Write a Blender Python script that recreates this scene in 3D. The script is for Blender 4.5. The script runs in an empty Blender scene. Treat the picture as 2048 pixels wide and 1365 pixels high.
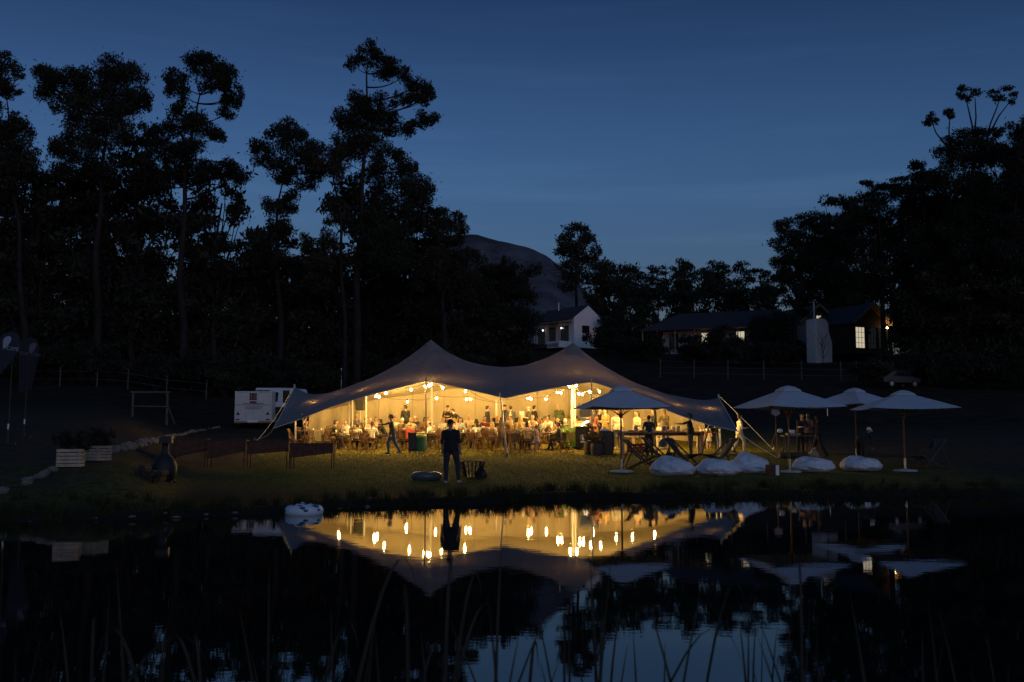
import bpy, bmesh, math, random
import numpy as np
from mathutils import Vector, Matrix, Euler, Quaternion, noise

R = math.radians
S = bpy.context.scene
COL = S.collection
rnd = random.Random(7)

# ------------------------------------------------------------------ camera
W_PX, H_PX = 2048, 1365
F_PX = 2048 * 35.0 / 36.0
CXP, CYP = 1024.0, 682.5
HORIZON = 870.0
CAM_Z = 1.5
PITCH = math.atan((HORIZON - CYP) / F_PX)
cam_data = bpy.data.cameras.new('camera')
cam_data.lens = 35.0
cam_data.sensor_width = 36.0
cam_data.sensor_fit = 'HORIZONTAL'
cam_data.clip_start = 0.05
cam_data.clip_end = 12000
cam_data.dof.use_dof = True
cam_data.dof.focus_distance = 43.0
cam_data.dof.aperture_fstop = 4.5
cam = bpy.data.objects.new('camera', cam_data)
cam.location = (0, 0, CAM_Z)
cam.rotation_euler = (math.pi / 2 + PITCH, 0, 0)
COL.objects.link(cam)
S.camera = cam

# ------------------------------------------------------------------ sky, after-glow
SUN_AZ = 205.0          # compass degrees from +Y, behind the camera and to its right
SUN_EL = 0.6
world = bpy.data.worlds.new('World')
S.world = world
world.use_nodes = True
wnt = world.node_tree
bg = wnt.nodes['Background']
sky = wnt.nodes.new('ShaderNodeTexSky')
sky.sky_type = 'NISHITA'
sky.sun_disc = False
sky.sun_elevation = R(SUN_EL)
sky.sun_rotation = R(180.0 - 20.0)
sky.ozone_density = 3.7
sky.altitude = 200
tint = wnt.nodes.new('ShaderNodeMix')
tint.data_type = 'RGBA'
tint.blend_type = 'MULTIPLY'
tint.inputs[0].default_value = 1.0
tint.inputs[7].default_value = (1.95, 1.72, 1.72, 1)
wnt.links.new(sky.outputs[0], tint.inputs[6])
# dusk sky: deeper towards the zenith, with faint streaks of high cloud
wtc = wnt.nodes.new('ShaderNodeTexCoord')
wsep = wnt.nodes.new('ShaderNodeSeparateXYZ')
wnt.links.new(wtc.outputs['Generated'], wsep.inputs[0])
wr = wnt.nodes.new('ShaderNodeValToRGB')
wr.color_ramp.interpolation = 'EASE'
for e, (pos, c) in zip([wr.color_ramp.elements[0], wr.color_ramp.elements[1]], ((.24, (1.16, 1.13, 1.12)), (.46, (.58, .53, .58)))):
    e.position = pos
    e.color = (*c, 1)
wnt.links.new(wsep.outputs['Z'], wr.inputs[0])
wmp = wnt.nodes.new('ShaderNodeMapping')
wmp.inputs['Rotation'].default_value = (0, R(9), 0)
wmp.inputs['Scale'].default_value = (1.2, 1.2, 16)
wnt.links.new(wtc.outputs['Generated'], wmp.inputs[0])
wn = wnt.nodes.new('ShaderNodeTexNoise')
wn.inputs['Scale'].default_value = 2.6
wn.inputs['Detail'].default_value = 5
wnt.links.new(wmp.outputs[0], wn.inputs['Vector'])
wr2 = wnt.nodes.new('ShaderNodeValToRGB')
wr2.color_ramp.elements[0].position = .50
wr2.color_ramp.elements[0].color = (.97, .97, .97, 1)
wr2.color_ramp.elements[1].position = .78
wr2.color_ramp.elements[1].color = (1.22, 1.16, 1.10, 1)
wnt.links.new(wn.outputs['Fac'], wr2.inputs[0])
wm1 = wnt.nodes.new('ShaderNodeMix'); wm1.data_type = 'RGBA'; wm1.blend_type = 'MULTIPLY'; wm1.inputs[0].default_value = 1
wnt.links.new(tint.outputs[2], wm1.inputs[6]); wnt.links.new(wr.outputs[0], wm1.inputs[7])
wm2 = wnt.nodes.new('ShaderNodeMix'); wm2.data_type = 'RGBA'; wm2.blend_type = 'MULTIPLY'; wm2.inputs[0].default_value = 1
wnt.links.new(wm1.outputs[2], wm2.inputs[6]); wnt.links.new(wr2.outputs[0], wm2.inputs[7])
wnt.links.new(wm2.outputs[2], bg.inputs[0])
bg.inputs[1].default_value = 0.15
sun_data = bpy.data.lights.new('twilight_sun', 'SUN')
sun_data.energy = 0.36
sun_data.angle = R(70)
sun_data.color = (0.26, 0.58, 1.0)
sun = bpy.data.objects.new('twilight_sun', sun_data)
COL.objects.link(sun)
sun.rotation_euler = (R(67), 0, R(20))

S.view_settings.view_transform = 'Standard'
S.view_settings.look = 'None'
S.view_settings.exposure = 0.0
S.view_settings.gamma = 1.0
S.view_settings.use_curve_mapping = False
S.render.engine = 'CYCLES'
cy = S.cycles
cy.use_denoising = True
cy.max_bounces = 7
cy.diffuse_bounces = 4
cy.glossy_bounces = 3
cy.transmission_bounces = 4
cy.transparent_max_bounces = 6
cy.sample_clamp_indirect = 4.0
cy.caustics_reflective = False
cy.caustics_refractive = False
cy.use_light_tree = True

# ------------------------------------------------------------------ pixel helpers
_cp, _sp = math.cos(PITCH), math.sin(PITCH)
def ray(px, py):
    dx = (px - CXP) / F_PX
    dy = (CYP - py) / F_PX
    return Vector((dx, _cp - dy * _sp, _sp + dy * _cp))
def at(px, py, d):
    r = ray(px, py)
    return Vector((0, 0, CAM_Z)) + r * (d / r.y)

# ------------------------------------------------------------------ terrain shape
_su = [(p - 1024) / 1991.0 for p in (-600, 0, 300, 560, 640, 720, 900, 1100, 1500, 2048, 2700)]
_sd = [16.5, 17.2, 18.0, 19.3, 20.0, 20.8, 21.8, 23.0, 24.2, 25.0, 26.0]
_far = [(110, 9.0), (140, 13.0), (200, 17.5), (400, 26.0), (1000, 42.0), (6000, 60.0)]
_right = [(27, .20), (31, .33), (43, .70), (47, .95), (52, 1.3), (62, 2.2), (80, 4.6)] + _far
_left = [(21.8, .79), (28, 1.1), (35, 1.45), (55, 2.75), (75, 4.9), (85, 5.9)] + _far
_ry, _rz = zip(*_right)
_ly, _lz = zip(*_left)
def shore(u):
    return float(np.interp(u, _su, _sd))
def gz(x, y):
    u = x / max(y, 6.0)
    s = shore(u) + 0.22 * math.sin(x * 1.3) + 0.12 * math.sin(x * 3.1 + 1) + 0.05 * math.sin(x * 7.7)
    bank = float(np.interp(y, [-80, -4, 0.2, 1.6, 3.2, 6], [.9, .6, .32, .02, -.3, -.9]))
    if y < s:
        return max(bank, -0.35 * (s - y), -0.9) if y > 3 else bank
    t = y - s
    lip = 0.16 * min(t / 0.5, 1.0) + 0.02 * min(t, 3)
    zr = max(float(np.interp(y, _ry, _rz)), 0) if y > 27 else max(0.20 - 0.03 * (27 - y), 0)
    zl = float(np.interp(y, _ly, _lz)) if y > 21.8 else max(.79 - .19 * (21.8 - y), 0)
    a = min(max((-.31 - u) / .10, 0), 1)
    a = a * a * (3 - 2 * a)
    z = zr * (1 - a) + zl * a
    f = min(t / 2.0, 1)
    z = lip * (1 - f) + z * f if t < 2 else z
    if y > 66:
        z += min((y - 66) / 60, 1) * 0.8 * math.sin(x * .05 + 1) * math.cos(y * .04)
    return z + 0.012 * math.sin(x * 2.3 + y) * min(t, 1)
def hit(px, py, d0=15.0, d1=400.0):
    r = ray(px, py)
    d = d0
    while d < d1:
        p = Vector((0, 0, CAM_Z)) + r * (d / r.y)
        if p.z <= gz(p.x, p.y):
            return Vector((p.x, p.y, gz(p.x, p.y)))
        d += 0.1 if d < 60 else 0.5
    return at(px, py, d1)
def ground(px, d):
    x = (px - CXP) / F_PX * d / 1.0044
    return Vector((x, d, gz(x, d)))

# ------------------------------------------------------------------ materials
MATS = {}
def mat(name, col, rough=.7, var=.12, scale=6.0, bump=0.0, bscale=40.0, metal=0.0, trans=0.0, spec=.5):
    if name in MATS:
        return MATS[name]
    m = bpy.data.materials.new(name)
    m.use_nodes = True
    nt = m.node_tree
    b = nt.nodes['Principled BSDF']
    b.inputs['Roughness'].default_value = rough
    b.inputs['Metallic'].default_value = metal
    b.inputs['Specular IOR Level'].default_value = spec
    tc = nt.nodes.new('ShaderNodeTexCoord')
    n = nt.nodes.new('ShaderNodeTexNoise')
    n.inputs['Scale'].default_value = scale
    n.inputs['Detail'].default_value = 5
    nt.links.new(tc.outputs['Object'], n.inputs['Vector'])
    ramp = nt.nodes.new('ShaderNodeValToRGB')
    lo = [c * (1 - var) for c in col]
    hi = [min(c * (1 + var), 1) for c in col]
    ramp.color_ramp.elements[0].position = .3
    ramp.color_ramp.elements[1].position = .7
    ramp.color_ramp.elements[0].color = (*lo, 1)
    ramp.color_ramp.elements[1].color = (*hi, 1)
    nt.links.new(n.outputs['Fac'], ramp.inputs[0])
    nt.links.new(ramp.outputs[0], b.inputs['Base Color'])
    if bump:
        n2 = nt.nodes.new('ShaderNodeTexNoise')
        n2.inputs['Scale'].default_value = bscale
        n2.inputs['Detail'].default_value = 6
        nt.links.new(tc.outputs['Object'], n2.inputs['Vector'])
        bp = nt.nodes.new('ShaderNodeBump')
        bp.inputs['Strength'].default_value = bump
        bp.inputs['Distance'].default_value = .02
        nt.links.new(n2.outputs['Fac'], bp.inputs['Height'])
        nt.links.new(bp.outputs[0], b.inputs['Normal'])
    if trans:
        tr = nt.nodes.new('ShaderNodeBsdfTranslucent')
        nt.links.new(ramp.outputs[0], tr.inputs[0])
        mx = nt.nodes.new('ShaderNodeMixShader')
        mx.inputs[0].default_value = trans
        nt.links.new(b.outputs[0], mx.inputs[1])
        nt.links.new(tr.outputs[0], mx.inputs[2])
        nt.links.new(mx.outputs[0], nt.nodes['Material Output'].inputs[0])
    MATS[name] = m
    return m
def emit(name, col, strength):
    if name in MATS:
        return MATS[name]
    m = bpy.data.materials.new(name)
    m.use_nodes = True
    b = m.node_tree.nodes['Principled BSDF']
    b.inputs['Base Color'].default_value = (*[c * .5 for c in col], 1)
    b.inputs['Emission Color'].default_value = (*col, 1)
    b.inputs['Emission Strength'].default_value = strength
    MATS[name] = m
    return m
_cc = {}
def cloth(c):
    key = tuple(round(v, 3) for v in c)
    if key not in _cc:
        _cc[key] = mat('cloth_%02d' % len(_cc), c, .85, .10, 9, .25, 60)
    return _cc[key]

# ------------------------------------------------------------------ mesh builder
class MB:
    def __init__(s):
        s.v = []; s.f = []; s.m = []
    def add(s, vs, fs, mi=0):
        o = len(s.v)
        s.v += [tuple(v) for v in vs]
        s.f += [tuple(i + o for i in f) for f in fs]
        s.m += [mi] * len(fs)
        return s
    def box(s, c, size, rot=None, mi=0, taper=1.0):
        hx, hy, hz = [a / 2 for a in size]
        vs = []
        for dz in (-1, 1):
            k = taper if dz > 0 else 1.0
            for dx, dy in ((-1, -1), (1, -1), (1, 1), (-1, 1)):
                v = Vector((dx * hx * k, dy * hy * k, dz * hz))
                if rot is not None:
                    v.rotate(rot)
                vs.append(v + Vector(c))
        return s.add(vs, [(3, 2, 1, 0), (4, 5, 6, 7), (0, 1, 5, 4), (1, 2, 6, 5), (2, 3, 7, 6), (3, 0, 4, 7)], mi)
    def bar(s, a, b, w, h, mi=0):
        a, b = Vector(a), Vector(b)
        q = (b - a).to_track_quat('Z', 'Y')
        return s.box((a + b) / 2, (w, h, (b - a).length), q, mi)
    def tube(s, path, radii, n=8, mi=0, cap=True, up=None):
        P = [Vector(p) for p in path]
        if not isinstance(radii, (list, tuple)):
            radii = [radii] * len(P)
        vs, fs = [], []
        ref = Vector(up) if up else Vector((0.31, 0.95, 0.1))
        for i, p in enumerate(P):
            t = (P[min(i + 1, len(P) - 1)] - P[max(i - 1, 0)])
            if t.length < 1e-9:
                t = Vector((0, 0, 1))
            t.normalize()
            a = ref - t * ref.dot(t)
            if a.length < .1:
                a = Vector((1, 0, 0)) - t * t.x
            a.normalize()
            b = t.cross(a)
            r = radii[i]
            ra, rb = r if isinstance(r, (list, tuple)) else (r, r)
            for k in range(n):
                an = 2 * math.pi * k / n
                vs.append(p + a * (ra * math.cos(an)) + b * (rb * math.sin(an)))
        for i in range(len(P) - 1):
            for k in range(n):
                k2 = (k + 1) % n
                fs.append((i * n + k, i * n + k2, (i + 1) * n + k2, (i + 1) * n + k))
        if cap:
            fs.append(tuple(range(n))[::-1])
            fs.append(tuple((len(P) - 1) * n + k for k in range(n)))
        return s.add(vs, fs, mi)
    def lathe(s, prof, n=20, c=(0, 0, 0), mi=0, sx=1, sy=1):
        vs, fs = [], []
        for (r, z) in prof:
            for k in range(n):
                an = 2 * math.pi * k / n
                vs.append((c[0] + r * sx * math.cos(an), c[1] + r * sy * math.sin(an), c[2] + z))
        for i in range(len(prof) - 1):
            for k in range(n):
                k2 = (k + 1) % n
                fs.append((i * n + k, i * n + k2, (i + 1) * n + k2, (i + 1) * n + k))
        fs.append(tuple(range(n))[::-1])
        fs.append(tuple((len(prof) - 1) * n + k for k in range(n)))
        return s.add(vs, fs, mi)
    def ball(s, c, r, n=10, m=7, mi=0, rot=None):
        if not isinstance(r, (list, tuple)):
            r = (r, r, r)
        vs, fs = [], []
        for j in range(m + 1):
            th = math.pi * j / m
            for k in range(n):
                an = 2 * math.pi * k / n
                v = Vector((r[0] * math.sin(th) * math.cos(an), r[1] * math.sin(th) * math.sin(an), r[2] * math.cos(th)))
                if rot is not None:
                    v.rotate(rot)
                vs.append(v + Vector(c))
        for j in range(m):
            for k in range(n):
                k2 = (k + 1) % n
                fs.append((j * n + k, (j + 1) * n + k, (j + 1) * n + k2, j * n + k2))
        return s.add(vs, fs, mi)
    def prism(s, outline, depth, axis='y', mi=0):
        """outline in (a, b); extruded along axis, centred."""
        n = len(outline)
        vs = []
        for sgn in (-.5, .5):
            for (a, b) in outline:
                vs.append({'y': (a, sgn * depth, b), 'x': (sgn * depth, a, b), 'z': (a, b, sgn * depth)}[axis])
        fs = [tuple(range(n)), tuple(range(2 * n - 1, n - 1, -1))]
        for i in range(n):
            j = (i + 1) % n
            fs.append((i, i + n, j + n, j))
        return s.add(vs, fs, mi)
    def mesh(s, name, mats, smooth=False):
        me = bpy.data.meshes.new(name)
        me.from_pydata(s.v, [], s.f)
        for m in mats:
            me.materials.append(m)
        if any(s.m):
            me.polygons.foreach_set('material_index', s.m)
        if smooth:
            me.polygons.foreach_set('use_smooth', [True] * len(me.polygons))
        me.validate()
        bm = bmesh.new()
        bm.from_mesh(me)
        bmesh.ops.recalc_face_normals(bm, faces=bm.faces)
        bm.to_mesh(me)
        bm.free()
        me.update()
        return me
    def build(s, name, mats, parent=None, smooth=False, bevel=0.0):
        if not isinstance(mats, (list, tuple)):
            mats = [mats]
        o = bpy.data.objects.new(name, s.mesh(name, mats, smooth))
        COL.objects.link(o)
        if parent:
            o.parent = parent
        if bevel:
            b = o.modifiers.new('bevel', 'BEVEL')
            b.width = bevel
            b.segments = 2
            b.limit_method = 'ANGLE'
        return o

def tag(o, label=None, cat=None, group=None, kind=None):
    if label: o['label'] = label
    if cat: o['category'] = cat
    if group: o['group'] = group
    if kind: o['kind'] = kind
    return o
def thing(name, label, cat, loc=(0, 0, 0), rz=0.0, group=None, scale=1.0):
    o = bpy.data.objects.new(name, None)
    o.empty_display_size = .2
    COL.objects.link(o)
    o.location = loc
    o.rotation_euler = (0, 0, rz)
    o.scale = (scale,) * 3
    return tag(o, label, cat, group)
def copy_tree(o, parent=None):
    c = o.copy()
    COL.objects.link(c)
    c.parent = parent
    if parent is not None:
        c.matrix_parent_inverse = o.matrix_parent_inverse.copy()
    for ch in list(o.children):
        copy_tree(ch, c)
    return c
def obj_from_mesh(name, me, parent=None, loc=None):
    o = bpy.data.objects.new(name, me)
    COL.objects.link(o)
    if parent: o.parent = parent
    if loc is not None: o.location = loc
    return o
# ================================================================== SETTING
def lawn_material():
    m = bpy.data.materials.new('lawn')
    m.use_nodes = True
    nt = m.node_tree
    b = nt.nodes['Principled BSDF']
    b.inputs['Roughness'].default_value = .95
    b.inputs['Specular IOR Level'].default_value = .08
    tc = nt.nodes.new('ShaderNodeTexCoord')
    def nz(scale, detail=6):
        n = nt.nodes.new('ShaderNodeTexNoise')
        n.inputs['Scale'].default_value = scale
        n.inputs['Detail'].default_value = detail
        nt.links.new(tc.outputs['Object'], n.inputs['Vector'])
        return n
    def ramp(n, a, ca, c, cb):
        r = nt.nodes.new('ShaderNodeValToRGB')
        r.color_ramp.elements[0].position = a
        r.color_ramp.elements[0].color = (*ca, 1)
        r.color_ramp.elements[1].position = c
        r.color_ramp.elements[1].color = (*cb, 1)
        nt.links.new(n.outputs['Fac'], r.inputs[0])
        return r
    big, fine = nz(.35), nz(7.0, 8)
    r1 = ramp(big, .35, (.112, .104, .022), .7, (.180, .142, .036))
    r2 = ramp(fine, .33, (.30, .30, .28), .70, (1.5, 1.45, 1.2))
    mx = nt.nodes.new('ShaderNodeMix')
    mx.data_type = 'RGBA'
    mx.blend_type = 'MULTIPLY'
    mx.inputs[0].default_value = .9
    nt.links.new(r1.outputs[0], mx.inputs[6])
    nt.links.new(r2.outputs[0], mx.inputs[7])
    # bare earth on the wet bank: by height above the water
    sx = nt.nodes.new('ShaderNodeSeparateXYZ')
    nt.links.new(tc.outputs['Object'], sx.inputs[0])
    mr = nt.nodes.new('ShaderNodeMapRange')
    mr.inputs[1].default_value = .10
    mr.inputs[2].default_value = .24
    nt.links.new(sx.outputs['Z'], mr.inputs[0])
    mx2 = nt.nodes.new('ShaderNodeMix')
    mx2.data_type = 'RGBA'
    nt.links.new(mr.outputs[0], mx2.inputs[0])
    mx2.inputs[6].default_value = (.022, .018, .013, 1)
    nt.links.new(mx.outputs[2], mx2.inputs[7])
    # dry brown grass to both sides, its colour darkened for shade beyond the tent light
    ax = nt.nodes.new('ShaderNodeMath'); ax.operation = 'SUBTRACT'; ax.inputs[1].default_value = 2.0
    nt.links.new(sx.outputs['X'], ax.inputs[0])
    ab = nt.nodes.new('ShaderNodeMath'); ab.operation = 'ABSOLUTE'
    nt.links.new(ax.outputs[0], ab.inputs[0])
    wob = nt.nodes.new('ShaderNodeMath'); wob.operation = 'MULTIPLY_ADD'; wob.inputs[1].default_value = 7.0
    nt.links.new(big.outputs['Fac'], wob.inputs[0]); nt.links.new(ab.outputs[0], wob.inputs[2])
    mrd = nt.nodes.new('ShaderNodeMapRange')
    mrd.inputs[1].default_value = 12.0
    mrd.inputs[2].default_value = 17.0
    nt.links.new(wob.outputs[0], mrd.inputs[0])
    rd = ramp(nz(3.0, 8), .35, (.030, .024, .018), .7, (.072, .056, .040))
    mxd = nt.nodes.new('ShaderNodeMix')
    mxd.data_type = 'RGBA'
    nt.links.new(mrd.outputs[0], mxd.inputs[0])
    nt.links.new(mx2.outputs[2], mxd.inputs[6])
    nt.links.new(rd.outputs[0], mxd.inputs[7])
    # rough veld above the mown lawn, tree shade darkened into its colour
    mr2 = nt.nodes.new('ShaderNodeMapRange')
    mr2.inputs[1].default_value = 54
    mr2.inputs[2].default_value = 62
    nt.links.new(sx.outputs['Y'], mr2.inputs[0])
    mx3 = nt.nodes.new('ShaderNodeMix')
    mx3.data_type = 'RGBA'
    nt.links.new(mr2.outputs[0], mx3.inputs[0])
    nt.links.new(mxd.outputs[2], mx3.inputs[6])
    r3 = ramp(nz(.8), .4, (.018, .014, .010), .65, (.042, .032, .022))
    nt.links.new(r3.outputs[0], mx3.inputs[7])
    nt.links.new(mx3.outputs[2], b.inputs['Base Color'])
    bp = nt.nodes.new('ShaderNodeBump')
    bp.inputs['Strength'].default_value = .9
    bp.inputs['Distance'].default_value = .05
    nf = nz(11.0, 8)
    nt.links.new(nf.outputs['Fac'], bp.inputs['Height'])
    nt.links.new(bp.outputs[0], b.inputs['Normal'])
    return m
ys = list(np.arange(-40, 0, 5)) + list(np.arange(0, 14, 1.0)) + list(np.arange(14, 34, .28)) + list(np.arange(34, 66, .7)) + \
     list(np.arange(66, 150, 2.0)) + list(np.arange(150, 400, 12)) + [450, 520, 650, 850, 1200, 1800, 2600, 4000, 6000]
xs = list(np.arange(-14, 14.01, .35))
x = 14.4
while x < 60:
    xs += [x, -x]; x += 1.0
while x < 5000:
    xs += [x, -x]; x *= 1.16
xs = sorted(xs)
verts = [(x, y, gz(x, y)) for y in ys for x in xs]
nx = len(xs)
faces = [(j * nx + i, j * nx + i + 1, (j + 1) * nx + i + 1, (j + 1) * nx + i) for j in range(len(ys) - 1) for i in range(nx - 1)]
g = MB(); g.v = verts; g.f = faces; g.m = [0] * len(faces)
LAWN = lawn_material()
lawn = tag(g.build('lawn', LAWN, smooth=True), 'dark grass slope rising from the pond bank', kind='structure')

def water_material():
    m = bpy.data.materials.new('pond_water')
    m.use_nodes = True
    nt = m.node_tree
    b = nt.nodes['Principled BSDF']
    b.inputs['Base Color'].default_value = (.006, .008, .008, 1)
    b.inputs['Roughness'].default_value = .015
    b.inputs['IOR'].default_value = 1.333
    tc = nt.nodes.new('ShaderNodeTexCoord')
    mp = nt.nodes.new('ShaderNodeMapping')
    mp.inputs['Scale'].default_value = (.55, 1.0, 1.0)
    nt.links.new(tc.outputs['Object'], mp.inputs[0])
    prev = None
    for sc, st, dist in ((1.6, .30, .0030), (6.5, .40, .0010)):
        n = nt.nodes.new('ShaderNodeTexNoise')
        n.inputs['Scale'].default_value = sc
        n.inputs['Detail'].default_value = 3
        nt.links.new(mp.outputs[0], n.inputs['Vector'])
        bp = nt.nodes.new('ShaderNodeBump')
        bp.inputs['Strength'].default_value = st
        bp.inputs['Distance'].default_value = dist
        nt.links.new(n.outputs['Fac'], bp.inputs['Height'])
        if prev:
            nt.links.new(prev.outputs[0], bp.inputs['Normal'])
        prev = bp
    nt.links.new(prev.outputs[0], b.inputs['Normal'])
    return m
w = MB()
w.add([(-60, 1.0, 0), (60, 1.0, 0), (60, 32, 0), (-60, 32, 0)], [(0, 1, 2, 3)])
pond = tag(w.build('pond_water', water_material()), 'still dark pond reflecting the lit tent', kind='structure')

# mountain far behind
mp_ = [(600, 690), (700, 640), (780, 580), (850, 520), (900, 482), (930, 470), (950, 469), (1000, 487), (1050, 503), (1090, 519), (1130, 546), (1165, 580), (1220, 625), (1320, 670)]
mb = MB()
D = 2600.0
rows = []
for (px, py) in mp_:
    rows.append((at(px, py, D)))
xsamp = np.linspace(rows[0].x, rows[-1].x, 70)
zs = np.interp(xsamp, [r.x for r in rows], [r.z for r in rows])
NV = 26
vv = []
for j in range(NV):
    t = j / (NV - 1)
    for i, xx in enumerate(xsamp):
        zt = zs[i]
        yy = D - 900 + 900 * t
        prof = t ** 1.25
        nzv = noise.fractal(Vector((xx * .004, yy * .004, 3.0)), 1.0, 2.0, 5)
        z = 40 + (zt - 40) * prof + nzv * 75 * math.sin(math.pi * min(t, .97)) + (nzv * 9 if j == NV - 1 else 0)
        vv.append((xx, yy, z))
for i, xx in enumerate(xsamp):
    vv.append((xx, D + 1500, 30))
ff = [(j * 70 + i, j * 70 + i + 1, (j + 1) * 70 + i + 1, (j + 1) * 70 + i) for j in range(NV) for i in range(69)]
mb.v, mb.f, mb.m = vv, ff, [0] * len(ff)
tag(mb.build('mountain', mat('mountain_rock', (.060, .068, .085), .95, .6, .02, 0), smooth=True), 'distant bare mountain behind the trees', kind='structure')

# ------------------------------------------------------------------ trees
LEAF = [mat('leaf_dark', (.022, .028, .018), .8, .3, .4, spec=.2), mat('leaf_olive', (.030, .033, .020), .8, .3, .4, spec=.2),
        mat('leaf_deep', (.017, .023, .016), .8, .3, .4, spec=.2)]
BARK = mat('gum_bark', (.024, .021, .020), .9, .35, 1.5, .5, 6, spec=.15)
nrs = np.random.RandomState(5)
def leaf_mesh(name, clumps, leaf=.42, width=.30, density=1.0, droop=.35, material=None):
    """clumps: (centre Vector, rx, ry, rz metres). Diamond leaf sprays scattered through each clump."""
    allv = []
    for (c, rx, ry, rz) in clumps:
        area = math.pi * rx * rz
        n = int(max(40, density * 7.5 * area / (leaf * leaf * width)))
        # a few sub-lobes give an uneven outline
        k = 5 + int(3 * nrs.rand())
        lob = nrs.normal(size=(k, 3)); lob /= np.linalg.norm(lob, axis=1)[:, None]
        lob *= .62
        lob[0] = 0
        which = nrs.randint(0, k, n)
        p = nrs.normal(size=(n, 3)); p /= np.linalg.norm(p, axis=1)[:, None]
        p *= (nrs.rand(n) ** .42)[:, None]
        p = lob[which] + p * np.where(which == 0, .72, .47)[:, None]
        stray = nrs.rand(n) < .05
        p[stray] *= (1.05 + .5 * nrs.rand(int(stray.sum())))[:, None]
        p = p * np.array([rx, ry, rz]) + np.array(c)
        d = nrs.normal(size=(n, 3)); d[:, 2] -= droop * 2.2
        d /= np.linalg.norm(d, axis=1)[:, None]
        q = np.cross(d, nrs.normal(size=(n, 3))); q /= np.linalg.norm(q, axis=1)[:, None]
        L = leaf * (.35 + 1.25 * nrs.rand(n) ** 1.6)[:, None]
        w = L * width * (.7 + .6 * nrs.rand(n))[:, None]
        quad = np.stack([p - d * L * .5, p + q * w * .5 - d * L * .05, p + d * L * .5, p - q * w * .5 - d * L * .05], 1)
        allv.append(quad.reshape(-1, 3))
    v = np.concatenate(allv).astype(np.float32)
    nq = len(v) // 4
    me = bpy.data.meshes.new(name)
    me.vertices.add(len(v))
    me.vertices.foreach_set('co', v.ravel())
    me.loops.add(nq * 4)
    me.loops.foreach_set('vertex_index', np.arange(nq * 4, dtype=np.int32))
    me.polygons.add(nq)
    me.polygons.foreach_set('loop_start', np.arange(0, nq * 4, 4, dtype=np.int32))
    me.polygons.foreach_set('loop_total', np.full(nq, 4, dtype=np.int32))
    me.update()
    me.validate()
    me.materials.append(material or LEAF[0])
    return me
def bend(a, b, sag=.12, n=5):
    a, b = Vector(a), Vector(b)
    out = []
    side = Vector((rnd.uniform(-1, 1), rnd.uniform(-1, 1), 0)) * (b - a).length * .05
    for i in range(n + 1):
        t = i / n
        p = a.lerp(b, t)
        p += side * math.sin(math.pi * t)
        p.z -= sag * (b - a).length * math.sin(math.pi * t)
        out.append(p)
    return out
def hero_tree(name, label, d, trunk, clumps, group=None, r0=.36, leaf=.30, li=0, stretch=.9, dens=1.0, stems=()):
    """trunk: pixel path from the ground upwards; clumps in pixels. The trunk stands on the ground at distance d."""
    s = F_PX / d
    base = ground(trunk[0][0], d)
    t = thing(name, label, 'tree', base, 0, group)
    path = [Vector((0, 0, -.3))]
    zz = [0]
    for i, (px, py) in enumerate(trunk[1:]):
        p = at(px, py, d + .7 * math.sin(i * 2.1 + px)) - base
        path.append(p)
    # refine the trunk with a small wander
    fine = []
    for i in range(len(path) - 1):
        for k in range(4):
            u = k / 4
            q = path[i].lerp(path[i + 1], u)
            q.x += .10 * math.sin(3.1 * (i + u) + base.x)
            fine.append(q)
    fine.append(path[-1])
    tb = MB()
    n = len(fine)
    tb.tube(fine, [max(r0 * (1 - .86 * (i / (n - 1)) ** .9), .035) * (1.35 if i == 0 else 1) for i in range(n)], 8)
    cl = []
    for st_ in stems:
        pts_ = [at(a_, b_, d) - base for a_, b_ in st_]
        tb.tube(pts_, [.11 * (1 - .6 * i / (len(pts_) - 1)) for i in range(len(pts_))], 6)
    for (px, py, rx, ry, *free) in clumps:
        depth = rnd.uniform(-1, 1) * min(rx, 60) / s * .8
        c = at(px, py, d + depth) - base
        cl.append((c, 1.32 * rx / s, 1.32 * max(rx, ry) / s * stretch, 1.34 * ry / s))
        # limb from the trunk below the clump
        best = None
        for q in (fine[2:] if not free else ()):
            if q.z < c.z - .3:
                w = (q - c).length + .25 * abs(c.z - q.z - 1.2 * math.hypot(q.x - c.x, q.y - c.y))
                if best is None or w < best[0]:
                    best = (w, q)
        if best:
            ln = (best[1] - c).length
            r = max(.022 * ln, .045)
            limb = bend(best[1], c, .10)
            tb.tube(limb, [r * (1 - .7 * i / 5) for i in range(6)], 6)
            for _ in range(5):
                e = c + Vector((rnd.uniform(-.7, .7) * rx / s, rnd.uniform(-.6, .6) * rx / s, rnd.uniform(-.3, .75) * ry / s))
                tb.tube(bend(limb[3 + rnd.randint(0, 1)], e, .05, 3), [r * .38, r * .3, r * .2, r * .1], 4)
    tb.build('trunk', BARK, t, smooth=True)
    obj_from_mesh('crown', leaf_mesh('crown', cl, leaf, .30, dens, material=LEAF[li]), t)
    return t
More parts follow.
